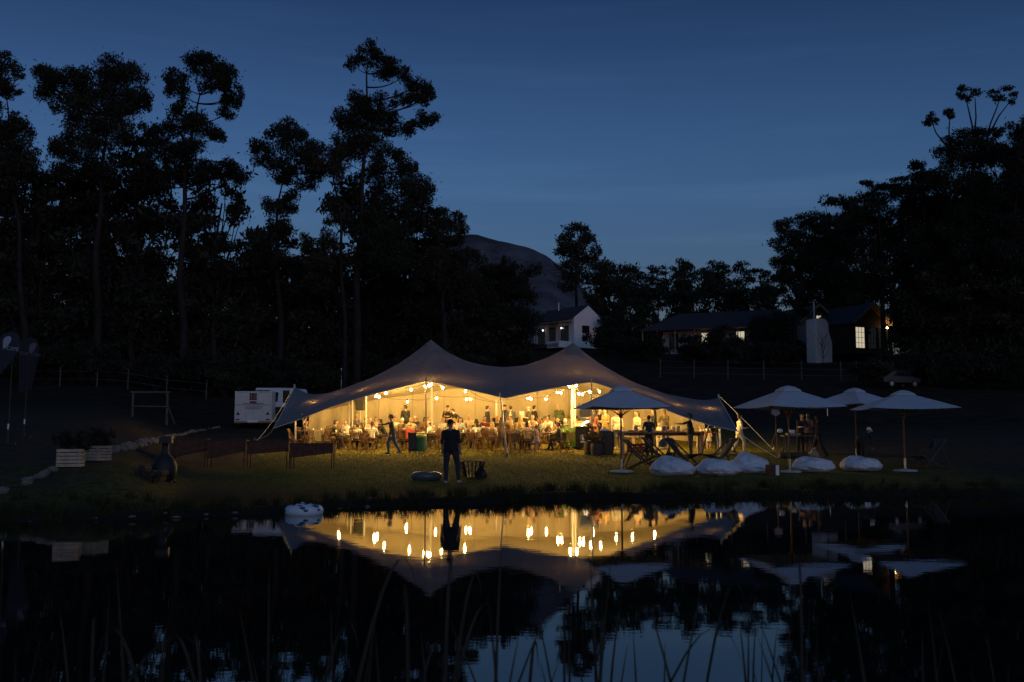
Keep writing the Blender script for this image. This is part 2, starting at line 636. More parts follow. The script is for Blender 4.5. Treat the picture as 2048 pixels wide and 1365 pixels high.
def generic_tree(name, h, spread, nclump, seed, low=.25, leaf=.5, li=0):
    rs = random.Random(seed)
    t = thing(name, 'x', 'tree')
    tb = MB()
    path = [Vector((.3 * math.sin(k * 1.7 + seed), .3 * math.cos(k * 1.3 + seed), h * .82 * k / 7 - (.3 if k == 0 else 0))) for k in range(8)]
    tb.tube(path, [.28 * h / 18 * (1 - .11 * k) for k in range(8)], 7)
    cl = []
    for k in range(nclump):
        f = low + (1 - low) * ((k + .5) / nclump)
        a = rs.uniform(0, 6.283)
        rad = spread * (1.05 - .75 * abs(f - .55) / .6) * rs.uniform(.25, 1)
        c = Vector((math.cos(a) * rad, math.sin(a) * rad, h * f - rs.uniform(.2, 1)))
        r = spread * rs.uniform(.26, .48) * (1.15 - .4 * f)
        cl.append((c, r * rs.uniform(.9, 1.4), r * 1.1, r * rs.uniform(.6, .95)))
        tb.tube(bend(path[max(1, min(6, int(f * 7) - 1))], c, .08, 4), [.09, .075, .06, .045, .03], 5)
    tb.build('trunk', BARK, t, smooth=True)
    obj_from_mesh('crown', leaf_mesh('crown', cl, leaf, .36, .62, material=LEAF[li]), t)
    return t
GL = 'tall gum trees beyond the lawn'
hero_tree('gum_tree', 'tallest slender gum tree with stacked clumps and a bare straight trunk', 86,
    [(712, 742), (713, 640), (716, 540), (722, 440), (728, 340), (733, 230), (736, 120)],
    [(736, 98, 20, 15), (706, 128, 15, 13), (722, 122, 14, 12), (750, 122, 26, 18), (788, 132, 24, 18), (770, 142, 26, 16), (812, 150, 16, 14), (838, 172, 24, 22),
     (852, 196, 18, 20), (828, 192, 20, 16), (856, 236, 20, 18), (838, 246, 16, 12), (800, 200, 20, 14), (718, 214, 30, 26), (694, 240, 24, 24), (748, 210, 30, 26), (724, 246, 40, 26),
     (766, 236, 24, 24), (796, 254, 28, 24), (688, 286, 22, 24), (716, 292, 34, 24), (752, 288, 30, 22), (806, 316, 20, 20), (770, 312, 26, 18), (690, 322, 24, 24),
     (826, 330, 10, 12), (744, 348, 26, 20), (788, 352, 40, 24), (828, 372, 34, 22), (850, 392, 24, 22), (800, 398, 40, 28), (756, 396, 30, 26), (708, 392, 16, 18),
     (776, 436, 44, 24), (832, 424, 34, 22), (704, 440, 20, 20), (728, 470, 26, 22), (790, 478, 40, 26), (740, 520, 34, 26), (800, 520, 50, 26)], GL, r0=.42, li=0)
hero_tree('gum_tree', 'slim gum tree leaning beside the tallest gum with sparse drooping leaves', 84,
    [(690, 735), (688, 640), (684, 540), (680, 440), (668, 350), (664, 290)],
    [(668, 310, 20, 20), (650, 330, 22, 22), (676, 340, 16, 20), (668, 408, 20, 22), (686, 430, 20, 20), (664, 440, 16, 14), (640, 494, 26, 18), (612, 486, 16, 18), (616, 512, 18, 14), (648, 530, 30, 20),
     (662, 480, 20, 22), (676, 512, 22, 22), (640, 560, 26, 16)], GL, r0=.24, li=1)
hero_tree('gum_tree', 'broad gum tree with open spreading limbs left of the tallest gum', 88,
    [(560, 745), (560, 640), (556, 540), (552, 470), (556, 420), (566, 350)],
    [(586, 268, 34, 24), (556, 272, 22, 20), (524, 290, 22, 18), (536, 318, 28, 22), (584, 306, 38, 26), (622, 300, 24, 22), (630, 330, 24, 20), (600, 340, 26, 18), (556, 348, 30, 18),
     (612, 368, 22, 16), (586, 392, 20, 16), (574, 414, 22, 14), (640, 352, 20, 14), (548, 420, 26, 22), (566, 456, 22, 18), (540, 500, 40, 30), (570, 520, 26, 20)], GL, r0=.34, li=0)
hero_tree('gum_tree', 'gum tree with a rounded double top clump standing left of the broad gum', 82,
    [(366, 765), (366, 660), (362, 560), (366, 450), (372, 350), (384, 260), (400, 190)],
    [(392, 130, 24, 20), (424, 132, 40, 24), (452, 156, 28, 26), (420, 164, 34, 22), (474, 190, 10, 24), (352, 152, 22, 18), (358, 180, 24, 20), (344, 170, 12, 16), (462, 200, 18, 22), (452, 226, 18, 14),
     (350, 222, 22, 18), (384, 230, 34, 24), (412, 258, 34, 20), (440, 274, 18, 14), (300, 256, 20, 14), (326, 262, 24, 18), (356, 258, 26, 20), (392, 290, 30, 20), (330, 306, 34, 26), (300, 320, 22, 22),
     (362, 312, 26, 26), (392, 330, 30, 24), (420, 344, 30, 20), (446, 340, 28, 20), (472, 350, 18, 20), (340, 352, 40, 26), (300, 362, 30, 24)], GL, r0=.40, li=2)
hero_tree('gum_tree', 'massive dark gum tree with a wide flat dome crown', 84,
    [(196, 768), (196, 660), (192, 560), (196, 470), (202, 390), (208, 310), (214, 230)],
    [(222, 140, 44, 24), (196, 160, 34, 26), (252, 158, 34, 28), (276, 196, 26, 22), (294, 190, 10, 18), (292, 208, 12, 16), (232, 190, 50, 28), (176, 186, 34, 24), (150, 172, 34, 22), (120, 152, 34, 20),
     (88, 156, 26, 22), (106, 184, 34, 22), (140, 214, 30, 24), (200, 226, 54, 28), (250, 226, 34, 24), (170, 262, 44, 28), (226, 266, 40, 24), (130, 292, 28, 24), (186, 300, 46, 24), (232, 322, 18, 14), (120, 322, 34, 26),
     (170, 340, 50, 28), (226, 350, 30, 20)], GL, r0=.46, li=0)
hero_tree('gum_tree', 'gum tree of slender bare stems at the edge of the dark grove', 80,
    [(50, 770), (48, 660), (42, 560), (36, 450), (20, 330), (14, 200)],
    [(14, 124, 24, 18), (34, 146, 14, 14), (6, 160, 34, 22), (-20, 150, 30, 30), (20, 184, 20, 12), (40, 240, 24, 18), (22, 258, 24, 22), (54, 266, 20, 24), (6, 286, 28, 30), (44, 300, 30, 20), (-14, 230, 22, 26), (10, 340, 40, 34), (60, 338, 34, 26)], GL, r0=.34, li=0)
hero_tree('gum_tree', 'rounded gum tree standing in front of the mountain slope', 92,
    [(890, 735), (888, 640), (886, 560), (886, 480)],
    [(884, 432, 22, 15), (908, 440, 22, 18), (924, 462, 14, 20), (872, 452, 20, 18), (896, 466, 34, 18), (866, 486, 20, 20), (904, 500, 38, 22), (936, 516, 18, 18), (870, 526, 34, 24), (918, 548, 34, 26), (950, 512, 10, 10), (884, 570, 46, 24), (846, 560, 30, 22)], GL, r0=.30, li=1)
GF = 'distant trees behind the cottages'
hero_tree('dark_tree', 'dark conical tree standing below the mountain slope', 112,
    [(1006, 720), (1006, 640), (1008, 560)],
    [(1008, 522, 7, 12), (1006, 542, 26, 14), (990, 562, 30, 16), (1026, 560, 28, 14), (1006, 590, 46, 22), (970, 600, 28, 20), (1044, 592, 24, 16), (1004, 632, 56, 26), (970, 650, 40, 24), (1046, 636, 34, 26)], GF, r0=.3, li=2)
hero_tree('gum_tree', 'tall rounded gum tree rising above the white cottage', 165,
    [(1152, 690), (1152, 620), (1152, 560), (1154, 500)],
    [(1140, 462, 16, 12), (1162, 460, 16, 13), (1128, 484, 14, 18), (1154, 484, 26, 20), (1180, 484, 14, 16), (1192, 504, 10, 12), (1122, 508, 12, 13), (1150, 512, 30, 16), (1180, 516, 18, 14), (1140, 540, 26, 16), (1172, 542, 26, 14), (1190, 560, 18, 14), (1140, 566, 30, 16)], GF, r0=.4, leaf=.6, li=1)
small = [('small round-topped tree behind the cottages with a pointed tip', [(1218, 536, 13, 11), (1216, 552, 18, 14), (1222, 572, 24, 16), (1214, 596, 26, 18)]),
         ('low flat-topped tree between the cottages', [(1246, 540, 13, 7), (1262, 546, 12, 8), (1250, 560, 20, 11), (1256, 584, 26, 17)]),
         ('low lopsided tree between the cottages', [(1276, 548, 9, 9), (1286, 560, 14, 10), (1276, 578, 20, 14), (1284, 600, 28, 14)]),
         ('small spreading tree with two rounded heads', [(1306, 538, 12, 8), (1322, 542, 13, 9), (1314, 560, 21, 13), (1318, 588, 28, 18)]),
         ('small oval tree rising above its neighbours', [(1368, 524, 13, 9), (1356, 538, 15, 10), (1380, 540, 16, 12), (1368, 560, 26, 14), (1364, 590, 32, 20)]),
         ('thin feathery tree with open crown', [(1424, 530, 15, 8), (1444, 534, 13, 9), (1412, 544, 10, 6), (1432, 554, 22, 10), (1434, 586, 30, 20)]),
         ('wispy tree with a small raised top', [(1486, 528, 13, 7), (1478, 542, 14, 8), (1506, 546, 16, 8), (1490, 560, 24, 12), (1496, 590, 34, 18)]),
         ('low bushy tree beside the long house', [(1526, 548, 12, 7), (1534, 562, 20, 12), (1530, 590, 30, 20)])]
for k, (lb, cl) in enumerate(small):
    cx = sum(c[0] for c in cl) / len(cl)
    hero_tree('distant_tree', lb, 158 + 6 * (k % 3), [(cx, 690), (cx, 640), (cx + 2, cl[0][1] + 12)], cl, GF, r0=.22, leaf=.55, li=k % 3, dens=.8)
GR = 'gum trees on the dark hillside grove'
hero_tree('gum_tree', 'gum tree with rounded crown and pale leaning trunk beside the chimney house', 118,
    [(1588, 700), (1592, 640), (1600, 570), (1612, 500), (1620, 450)],
    [(1600, 442, 26, 12), (1634, 440, 24, 14), (1664, 448, 18, 12), (1562, 456, 18, 14), (1582, 470, 24, 16), (1626, 466, 32, 16), (1658, 474, 26, 18), (1556, 488, 18, 16), (1590, 500, 28, 16), (1640, 500, 36, 20), (1566, 524, 24, 16), (1606, 536, 34, 18),
     (1656, 540, 36, 22), (1570, 560, 22, 18), (1640, 580, 40, 24), (1690, 460, 16, 16), (1698, 496, 24, 24)], GR, r0=.34, li=1)
hero_tree('gum_tree', 'layered gum tree with flat shelves of leaves on the hillside', 104,
    [(1770, 740), (1768, 640), (1764, 540), (1760, 460), (1758, 410)],
    [(1742, 366, 17, 8), (1752, 376, 20, 9), (1742, 392, 14, 7), (1778, 376, 20, 9), (1800, 360, 16, 8), (1802, 378, 24, 10), (1770, 398, 34, 14), (1736, 420, 24, 14), (1716, 426, 20, 12), (1704, 446, 20, 14), (1774, 430, 44, 18), (1730, 456, 32, 18), (1790, 466, 44, 20),
     (1740, 496, 36, 22), (1800, 510, 44, 24), (1750, 540, 40, 24), (1726, 580, 34, 24)], GR, r0=.34, li=0)
hero_tree('gum_tree', 'dense gum tree with two small raised knobs on the hillside', 100,
    [(1850, 745), (1850, 640), (1850, 540), (1848, 440), (1846, 380)],
    [(1840, 326, 16, 9), (1832, 342, 20, 10), (1858, 346, 20, 10), (1846, 362, 34, 14), (1876, 356, 20, 14), (1850, 390, 44, 18), (1826, 416, 30, 18), (1876, 410, 36, 22), (1850, 446, 44, 22), (1880, 470, 40, 26), (1836, 490, 40, 24), (1870, 530, 46, 28)], GR, r0=.34, li=2)
hero_tree('gum_tree', 'tall gum tree with four tufted stems rising clear of the hillside grove', 96,
    [(1945, 748), (1945, 640), (1945, 540), (1942, 440), (1944, 350), (1946, 300)],
    [(1930, 178, 12, 7, 1), (1924, 190, 10, 9, 1), (1950, 186, 13, 7, 1), (1938, 196, 9, 6, 1), (1862, 236, 13, 9, 1), (1855, 246, 9, 6, 1), (1871, 244, 8, 6, 1), (1896, 222, 11, 8, 1), (1902, 232, 9, 7, 1), (2008, 176, 15, 6, 1), (1988, 188, 13, 7, 1), (2022, 204, 8, 7, 1), (2026, 188, 8, 7, 1), (2000, 198, 12, 6, 1),
     (1950, 266, 34, 12), (1920, 280, 30, 14), (1972, 280, 26, 14), (1996, 262, 14, 12), (1900, 298, 28, 13), (1948, 300, 44, 18), (1892, 316, 22, 12), (1990, 306, 30, 20), (1930, 328, 50, 18), (1908, 360, 40, 22), (1960, 360, 46, 26), (1930, 400, 50, 26), (1980, 410, 46, 30),
     (1920, 450, 44, 26), (1966, 470, 50, 30), (1940, 520, 54, 30)], GR, r0=.42, li=0, stems=[[(1950, 300), (1944, 250), (1936, 215), (1930, 190)], [(1948, 280), (1952, 235), (1950, 195)], [(1916, 320), (1892, 292), (1872, 266), (1862, 240)], [(1900, 300), (1898, 262), (1900, 228)], [(1970, 300), (1980, 250), (1994, 215), (2002, 190)], [(1978, 270), (1998, 232), (2018, 206)]])
hero_tree('gum_tree', 'gum tree half out of frame beside the tufted gum', 92,
    [(2036, 748), (2036, 640), (2034, 540), (2030, 440), (2032, 340)],
    [(2030, 262, 22, 16), (2052, 252, 24, 20), (2044, 284, 26, 18), (2018, 296, 22, 20), (2056, 320, 34, 26), (2024, 340, 30, 24), (2050, 380, 40, 30), (2016, 400, 34, 26), (2046, 450, 44, 34), (2020, 500, 44, 34), (2060, 540, 50, 40)], GR, r0=.36, li=2)

# dense lower trees that close the grove behind
protoA = generic_tree('grove_tree', 18, 4.8, 36, 3, .10, .55, 2)
protoB = generic_tree('grove_tree', 22, 4.4, 40, 8, .14, .55, 0)
protoC = generic_tree('grove_tree', 12, 4.4, 26, 15, .06, .5, 1)
protos = [protoA, protoB, protoC]
lab = ['bushy dark tree filling the shadowed grove', 'tall bushy dark tree filling the shadowed grove', 'low bushy dark tree filling the shadowed grove']
spots = []
for px, d, k in [(62, 84, 1), (158, 92, 1), (262, 87, 1), (425, 87, 1), (-40, 88, 1), (20, 94, 1), (70, 90, 0), (150, 88, 0), (250, 90, 0), (335, 90, 2), (395, 94, 0), (455, 90, 2), (505, 95, 0),
                 (530, 99, 2), (560, 92, 2), (600, 98, 2), (640, 94, 2), (680, 100, 2), (735, 98, 0), (775, 101, 0), (815, 98, 0), (860, 102, 2), (905, 106, 2), (950, 112, 2), (1030, 120, 2),
                 (1225, 146, 2), (1262, 150, 2), (1300, 156, 2), (1345, 158, 2), (1395, 158, 2), (1440, 158, 2), (1490, 156, 2), (1540, 150, 2),
                 (1600, 152, 0), (1660, 150, 0), (1690, 155, 1), (1735, 150, 1), (1790, 140, 1), (1880, 110, 1), (1865, 118, 1), (1870, 108, 1), (1910, 112, 1), (1955, 105, 1), (1990, 110, 1), (2030, 103, 1), (2075, 98, 1), (2110, 100, 1),
                 (1862, 98, 2), (1905, 97, 2), (1960, 95, 2), (2010, 94, 2), (2060, 92, 2), (1856, 104, 2)]:
    spots.append((px, d, k))
usedp = [False] * 3
def landmark(px):
    for lim, s in ((70, 'in the grove behind the feather flags'), (160, 'in the grove behind the front planter crate'), (250, 'in the grove behind the angled planter crate'), (350, 'in the grove behind the timber frame'),
                   (465, 'in the grove between timber frame and white trailer'), (545, 'in the grove behind the white trailer'), (610, 'in the grove behind the pale van'), (700, 'in the grove behind the drooping tent wing'),
                   (790, 'behind the tallest gum trunk'), (880, 'behind the first tent peak'), (1000, 'between the first tent peak and the white cottage'), (1160, 'beside the white cottage veranda'),
                   (1290, 'between the white cottage and the farmhouse'), (1360, 'above the farmhouse hipped roof end'), (1450, 'above the farmhouse windows'), (1570, 'beside the farmhouse gable'),
                   (1710, 'around the orange gabled house'), (1770, 'on the slope between gabled house and parked car'), (1830, 'on the slope above the parked car'), (1900, 'on the slope beyond the parked car'),
                   (1980, 'on the slope below the tufted gum')):
        if px < lim:
            return s
    return 'on the slope beyond the tufted gum'
for i, (px, d, k) in enumerate(spots):
    o = copy_tree(protos[k]) if usedp[k] else protos[k]
    usedp[k] = True
    p = ground(px, d)
    o.location = p
    o.rotation_euler = (0, 0, rnd.uniform(0, 6.28))
    sc = rnd.uniform(.85, 1.12)
    o.scale = (sc, sc, sc * rnd.uniform(.9, 1.08))
    lb_ = ('bushy', 'tall bushy', 'low bushy')[k] + ' dark tree ' + landmark(px)
    tag(o, lb_, 'tree', lb_.replace(' tree ', ' trees '))
# shrubs along the foot of the grove
def shrub_proto(name, h, w, seed, li):
    rs = random.Random(seed)
    t = thing(name, 'x', 'shrub')
    sb = MB()
    cl = []
    for k in range(9):
        a = rs.uniform(0, 6.28); r = w * rs.uniform(.1, .55)
        c = Vector((math.cos(a) * r, math.sin(a) * r, h * rs.uniform(.3, .8)))
        cl.append((c, w * .34, w * .34, h * .27))
        sb.tube(bend((0, 0, -.1), c, .05, 3), [.05, .04, .03, .015], 5)
    sb.build('stem', BARK, t)
    obj_from_mesh('foliage', leaf_mesh('foliage', cl, .26, .42, .9, material=LEAF[li]), t)
    return t
sh = [shrub_proto('shrub', 3.2, 3.2, 2, 2), shrub_proto('shrub', 2.3, 2.8, 9, 1)]
used = [False, False]
for i, (px, d) in enumerate([(-30, 78), (30, 80), (85, 79), (140, 80), (190, 79), (255, 81), (310, 80), (345, 82), (410, 81), (450, 79), (500, 80), (540, 82), (585, 83), (640, 84), (745, 88), (790, 90), (840, 92), (960, 100), (1000, 104), (1040, 110), 
                          (1216, 128), (1260, 124), (1300, 118), (1400, 116), (1445, 114), (1500, 112), (1545, 110), (1580, 112), (1790, 98), (1760, 88), (1850, 90), (1890, 88), (1930, 87), (1980, 86), (2030, 85), (2080, 84)]):
    k = i % 2
    o = copy_tree(sh[k]) if used[k] else sh[k]
    used[k] = True
    o.location = ground(px, d)
    o.rotation_euler = (0, 0, rnd.uniform(0, 6.28))
    o.scale = (rnd.uniform(.9, 1.3),) * 3
    lb_ = ('tall' if k == 0 else 'low') + ' dark shrub ' + landmark(px)
    tag(o, lb_, 'shrub', lb_.replace(' shrub ', ' shrubs '))
# ================================================================== HOUSES
WHITE_WALL = mat('white_render', (.78, .78, .76), .9, .06, 1.2, .25, 25)
GREY_WALL = mat('grey_render', (.34, .33, .32), .9, .10, 1.2, .25, 25)
ROOF_M = mat('dark_roof_sheet', (.035, .036, .042), .7, .2, 2, .3, 8)
TIMBER_D = mat('dark_timber', (.05, .034, .024), .8, .3, 4, .3, 14)
TIMBER = mat('pale_timber', (.34, .22, .12), .7, .25, 5, .25, 18)
GLASS_D = mat('dark_glass', (.012, .015, .02), .06, .05, 2)
STEEL = mat('galvanised_steel', (.45, .46, .47), .38, .12, 8, .1, 30, metal=.9)
PAINT_W = mat('white_paint', (.74, .74, .72), .5, .05, 4, .1, 20)
BLACK = mat('black_plastic', (.012, .012, .014), .5, .15, 8)
LIT_WIN = emit('lit_window', (1.0, .86, .60), 0.55)
PORCH = emit('porch_lamp', (.95, .97, 1.0), 5.0)
SOFFIT = mat('orange_timber_soffit', (.42, .22, .09), .7, .2, 3, .2, 12)

def window_part(parent, c, w, h, depth=.08, axis='y', lit=False, bars=(1, 1), frame=None):
    """a window set in a wall whose outside looks along -axis; c is its centre on the wall face."""
    fr = MB()
    t = .07
    def put(mb, u, z, du, dz, off, th):
        if axis == 'y':
            mb.box((c[0] + u, c[1] + off, c[2] + z), (du, th, dz))
        else:
            mb.box((c[0] + off, c[1] + u, c[2] + z), (th, du, dz))
    put(fr, 0, h / 2, w + t, t, -.02, depth); put(fr, 0, -h / 2, w + t, t, -.02, depth)
    put(fr, -w / 2, 0, t, h - t, -.02, depth); put(fr, w / 2, 0, t, h - t, -.02, depth)
    for i in range(1, bars[0] + 1):
        put(fr, -w / 2 + w * i / (bars[0] + 1), 0, t * .6, h - t, -.012, depth * .7)
    for i in range(1, bars[1] + 1):
        put(fr, 0, -h / 2 + h * i / (bars[1] + 1), w - t, t * .6, -.016, depth * .7)
    f = fr.build('window', frame or TIMBER_D, parent)
    pn = MB()
    put(pn, 0, 0, w - .02, h - .02, .0, .03)
    pn.build('pane', LIT_WIN if lit else GLASS_D, f)
    return f

# --- white cottage with gable wall
def gable_house(parent, W, L, he, hr, wall_m, roof_over=.35, th=.14):
    mb = MB()
    o = [(-W / 2, -.8), (W / 2, -.8), (W / 2, he), (0, hr), (-W / 2, he)]
    mb.prism(o, L, 'y')
    mb.build('wall', wall_m, parent)
    rf = MB()
    dx, dz = W / 2, hr - he
    k = math.hypot(dx, dz)
    nxv, nzv = -dz / k, dx / k
    for s in (-1, 1):
        e = .35
        a = (s * (dx + e), he - dz / dx * e + .02)
        b = (0, hr + .02)
        q = [(a[0], a[1]), (b[0], b[1]), (b[0], b[1] + th), (a[0], a[1] + th)]
        rf.prism(q if s > 0 else q[::-1], L + 2 * roof_over, 'y')
    return rf.build('roof', ROOF_M, parent)
base = ground(1137, 140); base.z += .55
h1 = thing('cottage', 'small white gabled cottage with a lit veranda on the hillside', 'house', base, R(38))
rf = gable_house(h1, 5.3, 8.6, 3.3, 5.1, WHITE_WALL, .02, .12)
rib = MB()
for k in range(14):
    y = -4.2 + k * .645
    rib.bar((-2.98, y, 3.26), (-.02, y, 5.27), .05, .05)
rib.build('roof_rib', ROOF_M, rf)
window_part(h1, (-.55, -4.32, 1.75), 1.25, 1.0, lit=False, bars=(0, 1))
for y, w in ((-2.4, 1.5), (.2, 1.2), (2.6, 1.3)):
    window_part(h1, (-2.67, y, 1.15), w, 2.1, axis='x', bars=(1, 0))
v = MB()
v.box((-3.8, -.2, 2.62), (2.4, 7.6, .10), Euler((0, R(-6), 0)))
v.build('veranda_roof', ROOF_M, h1)
for y in (-3.8, -1.3, 1.2, 3.5):
    MB().box((-4.9, y, .95), (.11, .11, 3.3)).build('veranda_post', TIMBER, h1)
MB().box((-3.9, -2.6, -.45), (2.2, 2.6, .9)).build('terrace_wall', WHITE_WALL, h1)
MB().box((-3.9, .2, -.55), (2.2, 7.8, .5)).build('veranda_deck', TIMBER_D, h1)
for y in (-1.9, 2.1):
    lm = MB().ball((-2.86, y, 2.0), .10).build('wall_lamp', PORCH, h1)
    MB().box((-2.76, y, 2.2), (.12, .14, .1)).build('lamp_bracket', BLACK, lm)
MB().tube([(-.4, 1.5, 4.9), (-.4, 1.5, 6.1)], .09, 8).build('flue', STEEL, h1)
dp = MB().tube([(1.4, -4.36, 2.0), (1.42, -4.36, .4), (1.5, -4.36, -.6)], .04, 6).build('drain_pipe', TIMBER_D, h1)

# --- long veranda house
base = ground(1430, 130); base.z += .9
h2 = thing('farmhouse', 'long low farmhouse with a dark hipped roof and veranda posts', 'house', base, R(-24))
MB().box((.8, 2.4, 1.0), (15.0, 5.2, 3.6)).build('wall', GREY_WALL, h2)
hp = MB()
x0, x1, y0, y1, ze, zr_ = -9.4, 8.6, -2.2, 5.6, 2.5, 4.9
hp.add([(x0, y0, ze), (x1, y0, ze), (x1, y1, ze), (x0, y1, ze), (x0 + 4.5, 1.7, zr_), (x1, 1.7, zr_),
        (x0, y0, ze - .14), (x1, y0, ze - .14), (x1, y1, ze - .14), (x0, y1, ze - .14)],
       [(0, 1, 5, 4), (1, 2, 5), (2, 3, 4, 5), (3, 0, 4), (0, 6, 7, 1), (1, 7, 8, 2), (2, 8, 9, 3), (3, 9, 6, 0), (9, 8, 7, 6)])
hp.build('roof', ROOF_M, h2)
for xx in (-9.0, -7.0, -4.6, -2.0, .8, 3.6, 6.4):
    MB().box((xx, -1.9, .75), (.13, .13, 3.5)).build('veranda_post', TIMBER, h2)
MB().box((-.4, -1.9, 2.42), (17.4, .10, .16)).build('eaves_beam', TIMBER, h2)
for xx, lit, ww in ((-5.2, False, 1.2), (-1.0, True, 1.0), (1.2, False, .9), (3.6, True, 1.1), (6.0, False, 1.3)):
    window_part(h2, (xx, -.22, 1.0), ww, 2.0, lit=lit, bars=(1, 1))
MB().box((-.4, -1.2, -.65), (17.6, 2.2, .4)).build('veranda_floor', GREY_WALL, h2)

# --- chimney house: two gabled wings and a white slab chimney
base = ground(1690, 126); base.z += 1.0
h3 = thing('gabled_house', 'dark gabled house with lit windows and orange timber soffit', 'house', base, R(26))
rf3 = gable_house(h3, 6.4, 9.0, 3.0, 5.3, TIMBER_D, 1.1, .16)
so = MB()
for s in (-1, 1):
    a, b = (s * 3.45, 2.80), (s * .03, 5.24)
    q = [(a[0], a[1]), (b[0], b[1]), (b[0], b[1] + .05), (a[0], a[1] + .05)]
    vs = [(q[i][0], -5.55, q[i][1]) for i in range(4)] + [(q[i][0], -4.52, q[i][1]) for i in range(4)]
    so.add(vs, [(0, 1, 2, 3), (7, 6, 5, 4), (0, 4, 5, 1), (1, 5, 6, 2), (2, 6, 7, 3), (3, 7, 4, 0)])
so.build('soffit', SOFFIT, rf3)
window_part(h3, (-1.5, -4.52, 1.2), 1.5, 2.6, lit=True, bars=(2, 3))
window_part(h3, (.5, -4.52, 1.2), 1.4, 2.6, lit=False, bars=(2, 3))
window_part(h3, (2.1, -4.52, 1.2), 1.1, 2.6, lit=False, bars=(1, 3))
lm = MB().ball((2.7, -4.9, 2.55), .10).build('soffit_lamp', emit('soffit_lamp_glow', (1.0, .62, .25), 60), h3)
bb3 = MB()
for s in (-1, 1):
    bb3.bar((s * 3.6, -5.64, 2.78), (0, -5.64, 5.42), .08, .26)
bb3.build('bargeboard', TIMBER, rf3)
base = ground(1600, 131); base.z += .9
h4 = thing('gabled_wing', 'narrow gabled wing with pale bargeboards behind the bare bush', 'house', base, R(20))
rf4 = gable_house(h4, 5.4, 8.0, 3.1, 5.2, GREY_WALL, .8, .16)
bb = MB()
for s in (-1, 1):
    bb.bar((s * 3.05, -4.86, 2.86), (0, -4.86, 5.32), .10, .26)
bb.build('bargeboard', TIMBER, rf4)
window_part(h4, (.6, -4.02, 3.6), 1.2, .8, lit=True, bars=(2, 0))
base = ground(1641, 118); base.z += .9
ch = thing('slab_chimney', 'broad white slab chimney with a steel flue between two gables', 'chimney', base, R(30))
cmb = MB()
o = [(-1.15, -1.2), (1.55, -1.2), (1.6, 1.4), (1.15, 2.6), (1.0, 3.9), (.5, 4.25), (-.3, 4.3), (-1.1, 4.15)]
cmb.prism(o, 1.6, 'y')
cmb.build('chimney_stack', WHITE_WALL, ch, bevel=.12)
MB().tube([(-.5, 0, 4.2), (-.5, 0, 6.3)], .11, 10).build('flue', STEEL, ch)

# bare bush in front of the chimney house and tree beside the cottage
def bush(label, px, d, w, h, dens, li, name='garden_bush', lift=0.0):
    p = ground(px, d)
    t = thing(name, label, 'bush', p)
    sb = MB(); cl = []
    for k in range(14):
        a = rnd.uniform(0, 6.28); r = w * rnd.uniform(.1, .5)
        c = Vector((math.cos(a) * r, math.sin(a) * r, h * rnd.uniform(.25, .85)))
        cl.append((c, w * .24, w * .24, h * .16))
        sb.tube(bend((0, 0, -.1), c, .04, 4), [.07, .05, .04, .03, .012], 5)
    sb.build('stem', BARK, t)
    obj_from_mesh('foliage', leaf_mesh('foliage', cl, .3, .45, dens, material=LEAF[li]), t)
    return t
bush('leafy tree pressed against the white cottage gable', 1226, 136, 4.4, 6.0, 1.0, 0)
bush('large leafy bush screening the farmhouse gable', 1555, 120, 7.0, 6.4, .9, 2)
bush('open leafy bush before the farmhouse windows', 1455, 121, 4.6, 4.4, .5, 0)
bush('low round bush beside the farmhouse veranda', 1395, 120, 4.0, 3.6, .6, 2)
bush('low bush below the terrace of the white cottage', 1052, 132, 2.6, 1.6, .9, 1)
# leafless sapling before the chimney
p = ground(1650, 112)
t = thing('bare_sapling', 'leafless sapling silhouetted against the white chimney', 'sapling', p)
sb = MB()
sb.tube([(0, 0, -.1), (.05, 0, 1.3), (-.05, 0, 2.6)], [.05, .04, .025], 6)
for k in range(14):
    z = .8 + k * .16
    a = k * 2.4
    sb.tube([(0, 0, z), (.5 * math.cos(a), .4 * math.sin(a), z + .7), (.8 * math.cos(a + .2), .6 * math.sin(a), z + 1.5)], [.025, .018, .008], 4)
sb.build('branch', BARK, t)

# fence on the hillside, posts one by one
FP = mat('weathered_post', (.075, .065, .058), .9, .3, 6, .4, 20)
fence = thing('wire_fence', 'sagging wire fence of weathered posts below the farmhouse', 'fence', ground(1320, 100))
fp = []
for px, d in ((1322, 100), (1390, 99), (1458, 98), (1530, 97), (1606, 96), (1685, 95), (1716, 94.6), (1790, 94)):
    q = ground(px, d) - fence.location
    fp.append(q)
    MB().tube([q + Vector((0, 0, -.2)), q + Vector((.03, 0, 1.9))], [.075, .06], 7).build('post', FP, fence)
for hgt in (.5, 1.1, 1.65):
    wmb = MB()
    for a, b in zip(fp[:-1], fp[1:]):
        wmb.tube(bend(a + Vector((0, 0, hgt)), b + Vector((0, 0, hgt)), .012, 4), .008, 4)
    wmb.build('wire', STEEL, fence)
fence2 = thing('wire_fence', 'low wire fence along the foot of the gum grove', 'fence', ground(120, 77))
fp = []
for px in (40, 115, 190, 252, 330, 410):
    q = ground(px, 77) - fence2.location
    fp.append(q)
    MB().tube([q + Vector((0, 0, -.2)), q + Vector((.02, 0, 1.5))], [.06, .05], 6).build('post', FP, fence2)
wmb = MB()
for hgt in (.6, 1.2):
    for a, b in zip(fp[:-1], fp[1:]):
        wmb.tube([a + Vector((0, 0, hgt)), b + Vector((0, 0, hgt))], .008, 4)
wmb.build('wire', STEEL, fence2)
